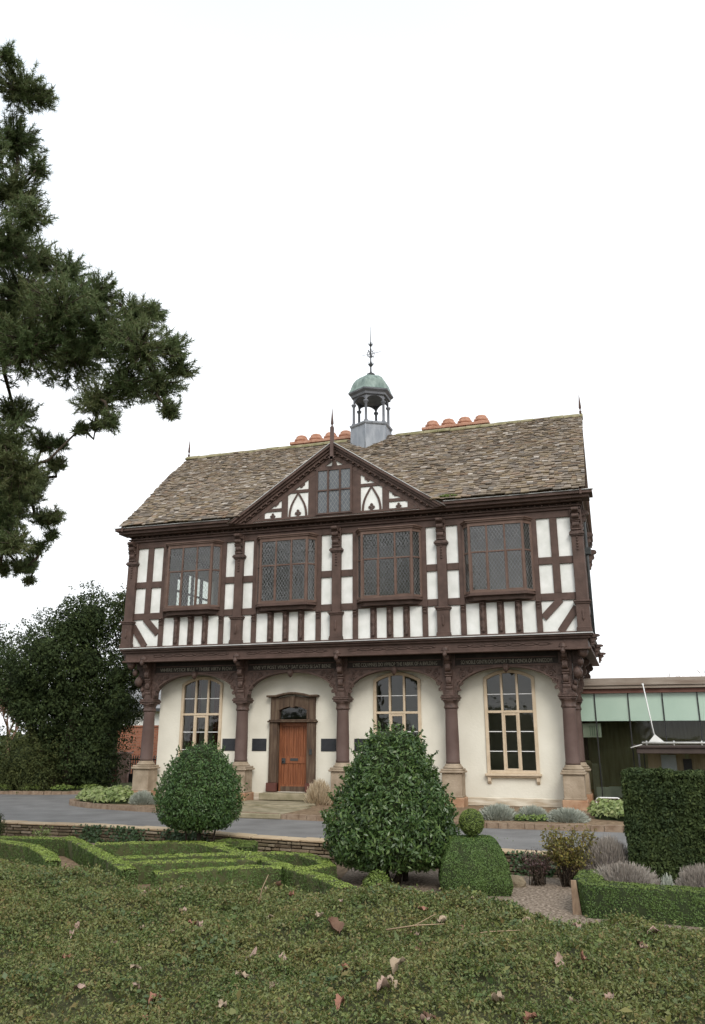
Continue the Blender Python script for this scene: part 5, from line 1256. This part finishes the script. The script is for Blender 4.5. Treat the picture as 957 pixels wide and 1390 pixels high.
def bare_tree(name, label, base, h, spread, mats, seed, levels=4, r0=.25, twig=True, nl=0, ls=.1):
    rr = random.Random(seed); t = thing(name, label, 'tree', base); b = MB(); tips = []
    def grow(p, d, l_, r_, lv):
        e = p + d * l_ ; mid = p.lerp(e, .5) + Vector((rr.uniform(-1, 1), rr.uniform(-1, 1), 0)) * l_ * .06; b.tube([p, mid, e], [r_, r_ * .8, r_ * .6], 5 if lv > 1 else 3)
        if lv == 0: tips.append(e); return
        for k in range(rr.choice((3, 3, 4))):
            nd = (d + Vector((rr.uniform(-1, 1), rr.uniform(-1, 1), rr.uniform(-.2, .8))) * spread).normalized(); grow(p.lerp(e, rr.uniform(.6, 1)), nd, l_ * rr.uniform(.6, .8), r_ * .55, lv - 1)
    grow(Vector(base), Vector((0, 0, 1)), h * .36, r0, levels); b.build('trunk', BARK if not mats else mats[0], t)
    if nl:
        n = nl; T = np.array([list(p) for p in tips]); P = T[rng.integers(0, len(T), n)] + rng.normal(0, .35, (n, 3)); f = FB(); V, F = leaves(P, rng.normal(0, 1, (n, 3)), ls); f.add(V, F, 0); f.build('crown', [mats[1]], t)
    return t
RTW = mat('reddish_twigs', (0.20, .11, .08), (.32, .2, .15))
bare_tree('bare_tree', 'russet leaved winter tree far behind the yew at the left edge', (-44, 32, -.2), 8, .75, [RTW, LRED], 3, 4, .25, nl=9000, ls=.22)
bare_tree('bare_tree', 'second russet winter tree farther left behind the shrubs', (-37.5, 30, -.2), 6.6, .75, [RTW, LRED], 6, 4, .22, nl=7000, ls=.22)
bare_tree('bare_tree', 'bare reddish treetop showing above the pavilion roof', (11.6, 26, -.6), 6.8, .7, [RTW, LRED], 9, 5, .15)
for i, (x, y, l_) in enumerate([(30, 34, 'far green tree beyond the right end of the pavilion'), (-52, 22, 'far green tree beyond the left lawn'), (40, -2, 'green tree far right of the garden')]):
    blob_tree('background_tree', l_, [(x, y, 4, 3), (x + 2, y, 3, 2.5), (x - 2, y + 1, 3, 2.4), (x, y, 6, 2)], 120, .4, [LYEW2, CORE], [([(x, y, -.2), (x, y, 4)], .3, .1)])
# woodland behind the camera and far around, reflected in the panes
f = FB()
for k in range(46):
    a = rng.uniform(0, 2 * np.pi); q = rng.uniform(75, 110); x, y = q * math.cos(a), q * math.sin(a) - 5; h = rng.uniform(4, 6.5) if y < 0 else rng.uniform(1.6, 2.6); n = 500
    d = sph(n); P = np.array([x, y, h * .5]) + d * np.array([7, 7, h * .55]) * (1 + .25 * wob(d * 3, 1, x)[:, None]); V, F = leaves(P, d, 1.0, tilt=.8); f.add(V, F, 0); f.core((x, y, h * .45), (6, 6, h * .5), 1, .2, x)
o = f.build('distant_woodland', [LYEW2, CORE]); tag(o, 'distant low woodland ringing the site', 'woodland', kind='stuff')

# ---- the great pine
PINE = [(-0.43, -16.93, 13.15, 0.25), (-0.39, -16.54, 12.78, 0.51), (-0.16, -16.33, 12.74, 0.29), (-0.86, -16.05, 12.2, 0.56), (-0.27, -16.06, 11.43, 0.28), (-0.98, -15.84, 11.29, 0.59), (0.43, -16.87, 9.83, 0.41), (-0.52, -16.24, 9.89, 0.62), (-0.67, -15.33, 10.18, 0.46), (-0.6, -15.65, 9.25, 0.76), (-0.14, -15.16, 9.88, 0.46), (0.64, -16.18, 8.48, 0.7), (0.81, -15.53, 9.06, 0.47), (1.12, -15.66, 8.26, 0.66), (1.29, -15.12, 8.78, 0.44), (1.57, -15.01, 8.93, 0.31), (1.92, -15.78, 7.83, 0.56), (2.21, -15.29, 8.01, 0.33), (2.24, -15.05, 7.72, 0.29), (1.23, -14.07, 8.01, 0.53), (1.5, -14.13, 7.45, 0.26), (1.48, -15.45, 7.39, 0.47), (-0.02, -14.87, 8.41, 0.78), (0.1, -16.12, 7.94, 0.71), (-0.98, -15.64, 8.61, 0.76), (1.05, -15.58, 7.14, 0.41), (1.38, -15.61, 6.71, 0.23), (-1.21, -14.78, 7.47, 0.46), (-0.58, -15.73, 6.52, 0.6), (-0.41, -15.51, 6.07, 0.54), (-0.9, -14.3, 7.05, 0.29), (-0.61, -14.3, 6.6, 0.24), (-0.68, -15.26, 5.54, 0.51), (-1.06, -14.18, 6.4, 0.29), (-0.26, -14.58, 5.55, 0.2), (-0.53, -14.28, 5.32, 0.15), (-0.5, -15.21, 4.98, 0.31), (-1.77, -13.96, 4.87, 0.24), (-1.02, -14.24, 4.78, 0.17), (-1.36, -13.7, 4.67, 0.09), (-0.53, -14.35, 6.99, 0.21), (0.58, -15.25, 6.81, 0.17), (0.74, -15.09, 6.92, 0.15), (-0.85, -17.56, 12.61, 0.73), (-0.95, -17.18, 11.19, 0.97), (-1.09, -16.88, 9.6, 1.07), (-1.73, -16.08, 8.1, 1.23), (-2.24, -15.02, 6.4, 1.03), (-1.33, -15.56, 4.9, 0.59), (-1.57, -18.46, 13.16, 1.05), (-3.9, -16.59, 13.21, 1.66), (-2.29, -17.52, 9.18, 1.51), (-4.19, -15.47, 7.58, 1.6), (-5.29, -13.77, 5.86, 1.16), (-5.38, -17.49, 13.35, 1.63), (-2.38, -19.02, 8.65, 1.44), (-4.29, -17.23, 7.17, 1.66), (-2.0, -17.8, 14.97, 0.9), (-0.72, -19.78, 13.12, 0.63), (-8.38, -16.23, 9.98, 1.73), (-7.36, -15.86, 6.51, 1.22)]
PINE += [(-1.15, -13.95, 4.95, .22), (-.85, -14.2, 5.15, .22), (-1.3, -14.1, 4.85, .2), (-.65, -14.4, 5.6, .25), (-.95, -14.9, 6.0, .5), (-1.3, -14.8, 5.6, .5), (-.75, -14.7, 5.95, .3), (-1.5, -14.3, 5.2, .4), (-1.0, -15.0, 5.1, .3)]
def pine():
    tb = np.array([-4.3, -16.6]); t = thing('pine_tree', 'huge dark pine reaching in from the left edge over the garden', 'tree', (tb[0], tb[1], -.3)); f = FB(); b = MB()
    b.tube([(tb[0], tb[1], -.4), (tb[0] + .1, tb[1], 4), (tb[0] - .1, tb[1], 9), (tb[0], tb[1], 14), (tb[0] + .1, tb[1], 16)], [.50, .42, .32, .18, .05], 12)
    b.build('trunk', BARK, t); b = MB()
    C_ = np.array([p[:3] for p in PINE]); Rr = np.array([p[3] for p in PINE]); order = np.argsort(np.linalg.norm(C_[:, :2] - tb, axis=1))
    ax = lambda z: np.array([tb[0], tb[1], z]); done = []
    for i in order:
        p = C_[i]; cand = [(np.linalg.norm(p - ax(max(1, p[2] - .8))) * 1.0, ax(max(1.0, p[2] - .9)))] + [(np.linalg.norm(p - C_[j]) * .9, C_[j]) for j in done]
        q = min(cand, key=lambda c: c[0])[1]; done.append(i); r_ = .018 + .032 * Rr[i]; mid = (p + q) / 2 + rng.normal(0, .07, 3) - np.array([0, 0, .08]); b.tube([q, mid, p], [r_ * 1.3, r_, r_ * .6], 6)
        nt_ = int(560 * Rr[i] ** 2 * (1 if Rr[i] < .8 else .5)) + 14
        d = sph(nt_); T = p + d * Rr[i] * rng.uniform(.35, 1.08, (nt_, 1)) * (1 + .2 * wob(d * 4, 1, p[0])[:, None]) * np.array([1, 1, .85])
        for k in range(0, nt_, 2):
            s = p + (T[k] - p) * .15; b.tube([s, (s + T[k]) / 2 + rng.normal(0, .03, 3), T[k]], [.012, .009, .006], 3)
        # tufts of needles
        m_ = 46; A = unit(d + np.array([0, 0, .45]) + rng.normal(0, .25, (nt_, 3)))
        N_ = unit(np.repeat(A, m_, 0) * .8 + rng.normal(0, .62, (nt_ * m_, 3))); L_ = rng.uniform(.05, .105, (nt_ * m_, 1)); Bs = np.repeat(T, m_, 0) - np.repeat(A, m_, 0) * rng.uniform(0, .20, (nt_ * m_, 1))
        S = unit(np.cross(N_, rng.normal(0, 1, N_.shape))) * .0055
        V = np.stack([Bs - S, Bs + S, Bs + N_ * L_ + S * .4, Bs + N_ * L_ - S * .4], 1).reshape(-1, 3); f.add(V, np.arange(len(V)).reshape(-1, 4), 0)
    b.build('branch', BARK, t); f.build('crown', [LPINE], t)
pine()

# ================================================================== FOREGROUND GROUND-COVER HEDGE
FX = [-6, 0, 1.99, 3.59, 4.81, 5.39, 6.12, 7.12, 7.75, 8.30, 9.10, 12, 16]; FYv = [-16.7, -17.1, -17.5, -17.75, -18.3, -18.4, -18.4, -18.35, -18.5, -18.6, -18.6, -18.4, -18.1]
def hz(P):
    x, y = P[:, 0], P[:, 1]; yf = np.interp(x, FX, FYv); s = np.clip((yf - y) / .8, 0, 1)
    top = .75 + .05 * np.sin(x * 1.3 + y * .7) + .035 * np.sin(x * 3.1 - y * 2.2) + .022 * np.sin(7.3 * x + 5.1 * y) + .02 * np.sin(13 * x - 9 * y + 2 * np.sin(5 * y)) + .016 * np.sin(21 * x + 26 * y + 2 * np.sin(7 * x)) - .09 * np.clip(np.sin(4.3 * x + 2 * np.sin(3.1 * y)) * np.sin(5.7 * y - 1.5 * np.sin(2.9 * x)) - .45, 0, 1)
    return -.3 + (top + .3) * np.sqrt(1 - (1 - s) ** 2)
xs = np.arange(-6, 16.01, .12); ys = np.arange(-25.0, -16.9, .12); X, Y = np.meshgrid(xs, ys, indexing='ij'); G_ = np.stack([X.ravel(), Y.ravel(), np.zeros(X.size)], 1); G_[:, 2] = hz(G_) - .035
f = FB(); ny = len(ys); Q = np.array([[i * ny + j, (i + 1) * ny + j, (i + 1) * ny + j + 1, i * ny + j + 1] for i in range(len(xs) - 1) for j in range(ny - 1)])
f.add(G_, Q, 1)
f.add(np.array([(-6, -25, -.3), (16, -25, -.3), (16, -25, .75), (-6, -25, .75)]), np.array([[0, 1, 2, 3]]), 1)
def scatter(n, xr, yr, size, m=0, tall=.03, asp=.5):
    P = np.stack([rng.uniform(*xr, n), rng.uniform(*yr, n), np.zeros(n)], 1); P = P[P[:, 1] < np.interp(P[:, 0], FX, FYv)]; e = .03
    Px = P.copy(); Px[:, 0] += e; Py = P.copy(); Py[:, 1] += e; z = hz(P); N = unit(np.stack([-(hz(Px) - z) / e, -(hz(Py) - z) / e, np.ones(len(P))], 1))
    P[:, 2] = z + rng.normal(0, tall * .5, len(P)) + tall * .6 * wob(P * 5)
    V, F = leaves(P, N, size, tilt=.85, aspect=asp); f.add(V, F, m)
def sprigs(n, xr, yr, length, size, nl):
    """short arching shoots standing out of the mat, each with pairs of small leaves"""
    B = np.stack([rng.uniform(*xr, n), rng.uniform(*yr, n), np.zeros(n)], 1); B = B[B[:, 1] < np.interp(B[:, 0], FX, FYv) - .1]; n = len(B); keep = wob(B * 3.1, 1, 4) > -.25; B = B[keep]; n = len(B); B[:, 2] = hz(B) - .01
    D = unit(rng.normal(0, .75, (n, 3)) + np.array([0, 0, .75])); D[:, 2] = np.abs(D[:, 2]); Ln = length * rng.uniform(.5, 1.4, (n, 1))
    P = np.concatenate([B + D * Ln * (k + 1) / nl + np.array([0, 0, -.25]) * Ln * ((k + 1) / nl) ** 2 for k in range(nl)]); N = np.tile(D, (nl, 1)) * .4 + rng.normal(0, .5, (len(P), 3)) + np.array([0, 0, .5])
    V, F = leaves(P, N, size, tilt=.5, aspect=.55); f.add(V, F, 0)
# visible wedge, nearer = finer leaves
scatter(90000, (5.2, 10.2), (-23.2, -21.0), .019); scatter(130000, (3.2, 10.8), (-21.2, -19.0), .023); scatter(90000, (.5, 11), (-19.6, -17.0), .028); scatter(26000, (-6, 16), (-24.9, -17.2), .05)
sprigs(14000, (5.0, 10.4), (-23.2, -20.8), .07, .017, 8); sprigs(16000, (3.2, 10.8), (-20.9, -18.3), .08, .021, 7)
for k in range(34):   # patches of bluish broad leaves
    x, y = rng.uniform(3, 10), rng.uniform(-22.5, -18.6); n = 70; P = np.stack([x + rng.normal(0, .10, n), y + rng.normal(0, .08, n), np.zeros(n)], 1); P[:, 2] = hz(P) + rng.uniform(0, .035, n); V, F = leaves(P, np.tile([0, -.2, 1.0], (n, 1)), .034, aspect=.7, tilt=.5); f.add(V, F, 2)
o = f.build('ground_cover', [LCOV, CORED, LBLUE]); tag(o, 'broad low mat of small leaved evergreen ground cover filling the foreground', 'ground cover', kind='stuff')

# ---- fallen leaves (each its own object)
def dead_leaf(x, y, L_, W_, yaw, pitch, m, label, lift=.018, group='fallen leaves on the ground cover'):
    P = np.array([[x, y, 0.]]); z = float(hz(P)[0]) + lift; n = 8; V = []; F = []
    ca, sa = math.cos(yaw), math.sin(yaw)
    for th in (0, .002):
        for i in range(n + 1):
            u = i / n; w_ = W_ * math.sin(math.pi * min(.98, u + .04)) ** .55 * (1 - .25 * u) * (1 + .22 * math.sin(u * 23 + x * 31)); curl = .45 * L_ * (u - .5) ** 2 * 4 * math.sin(x * 40)
            for j, s in enumerate((-1, -.5, 0, .5, 1)):
                lx, ly, lz = (u - .5) * L_, s * w_ / 2, curl * .6 + abs(s) ** 1.5 * w_ * (.35 + .4 * math.sin(y * 53)) + .010 * math.sin(9 * u + 5 * s + x * 9) + th
                X_ = lx * math.cos(pitch) - lz * math.sin(pitch); Z_ = lx * math.sin(pitch) + lz * math.cos(pitch); V.append((x + X_ * ca - ly * sa, y + X_ * sa + ly * ca, z + Z_))
    for o_ in (0, (n + 1) * 5):
        for i in range(n):
            for j in range(4): q = o_ + i * 5 + j; F.append((q, q + 5, q + 6, q + 1))
    b = MB(); b.add(V, F, True); o = b.build('dead_leaf', m); tag(o, label, 'leaf', group)
from math import pi
BIG = [(6.47, -21.02, .19, .105, .5, .35, LDEADP, 'large curled pinkish brown leaf left of the low centre'), (6.68, -21.0, .13, .06, 1.8, .6, LDEADP, 'narrow folded pink leaf touching the large curled leaf'),
       (6.82, -20.50, .20, .12, 2.4, .4, LDEADB, 'broad brown grey leaf with raised edge'), (7.40, -20.6, .15, .05, 1.1, .9, LDEADB, 'upright thin brown leaf among twigs near the centre'), (7.30, -20.75, .14, .06, 2.9, .5, LDEADC, 'pale curled leaf lying beside the twigs'),
       (8.22, -20.75, .15, .075, 1.9, .75, LDEADP, 'upright pinkish leaf right of centre'), (7.52, -21.55, .13, .06, 1.0, .7, LDEADC, 'pale leaf close to the bottom centre'), (7.16, -21.3, .08, .05, .4, .5, LDEADR, 'small red leaf just right of the large curled leaf')]
for a_ in BIG: a_ = list(a_); a_[2] *= .72; a_[3] *= .85; dead_leaf(*a_)
rr = random.Random(21)
for k in range(80):
    y = rr.uniform(-22.2, -18.9); s = (y + 26) ; x = 8.72 - .32 * s + rr.uniform(-.42, .42) * s; m_, nm = rr.choice(((LDEADP, 'small pinkish dry leaf scattered on the ground cover'), (LDEADC, 'small cream dry leaf scattered on the ground cover'), (LDEADP, 'small pinkish dry leaf scattered on the ground cover'), (LDEADR, 'small russet red dry leaf scattered on the ground cover'), (LDEADB, 'small brown dry leaf scattered on the ground cover'), (LDEADC, 'small cream dry leaf scattered on the ground cover')))
    dead_leaf(x, y, rr.uniform(.045, .095), rr.uniform(.03, .055), rr.uniform(0, 6.28), rr.uniform(-.3, .8), m_, nm, group={'LDEADP': ''}.get('', nm.replace('small ', '').replace(' dry leaf scattered', ' dry leaves')))
TWM = mat('pale_twig', (.30, .21, .13), (.44, .33, .22))
for k, (x, y, l_) in enumerate([(7.30, -20.35, 'pale forked twig lying near the centre of the ground cover'), (7.75, -20.25, 'long thin brown twig right of the forked twig'), (5.9, -19.6, 'short upright stalk left of the centre')]):
    b = MB(); z = float(hz(np.array([[x, y, 0.]]))[0]) + .04; b.tube([(x - .18, y, z), (x, y + .03, z + .03), (x + .20, y - .02, z + .06)] if k < 2 else [(x, y, z - .03), (x + .03, y, z + .10), (x + .08, y, z + .2)], [.005, .004, .002], 5)
    if k == 0: b.tube([(x, y + .03, z + .03), (x + .12, y + .10, z + .09)], [.004, .002], 5)
    o = b.build('fallen_twig', TWM); tag(o, l_, 'twig')
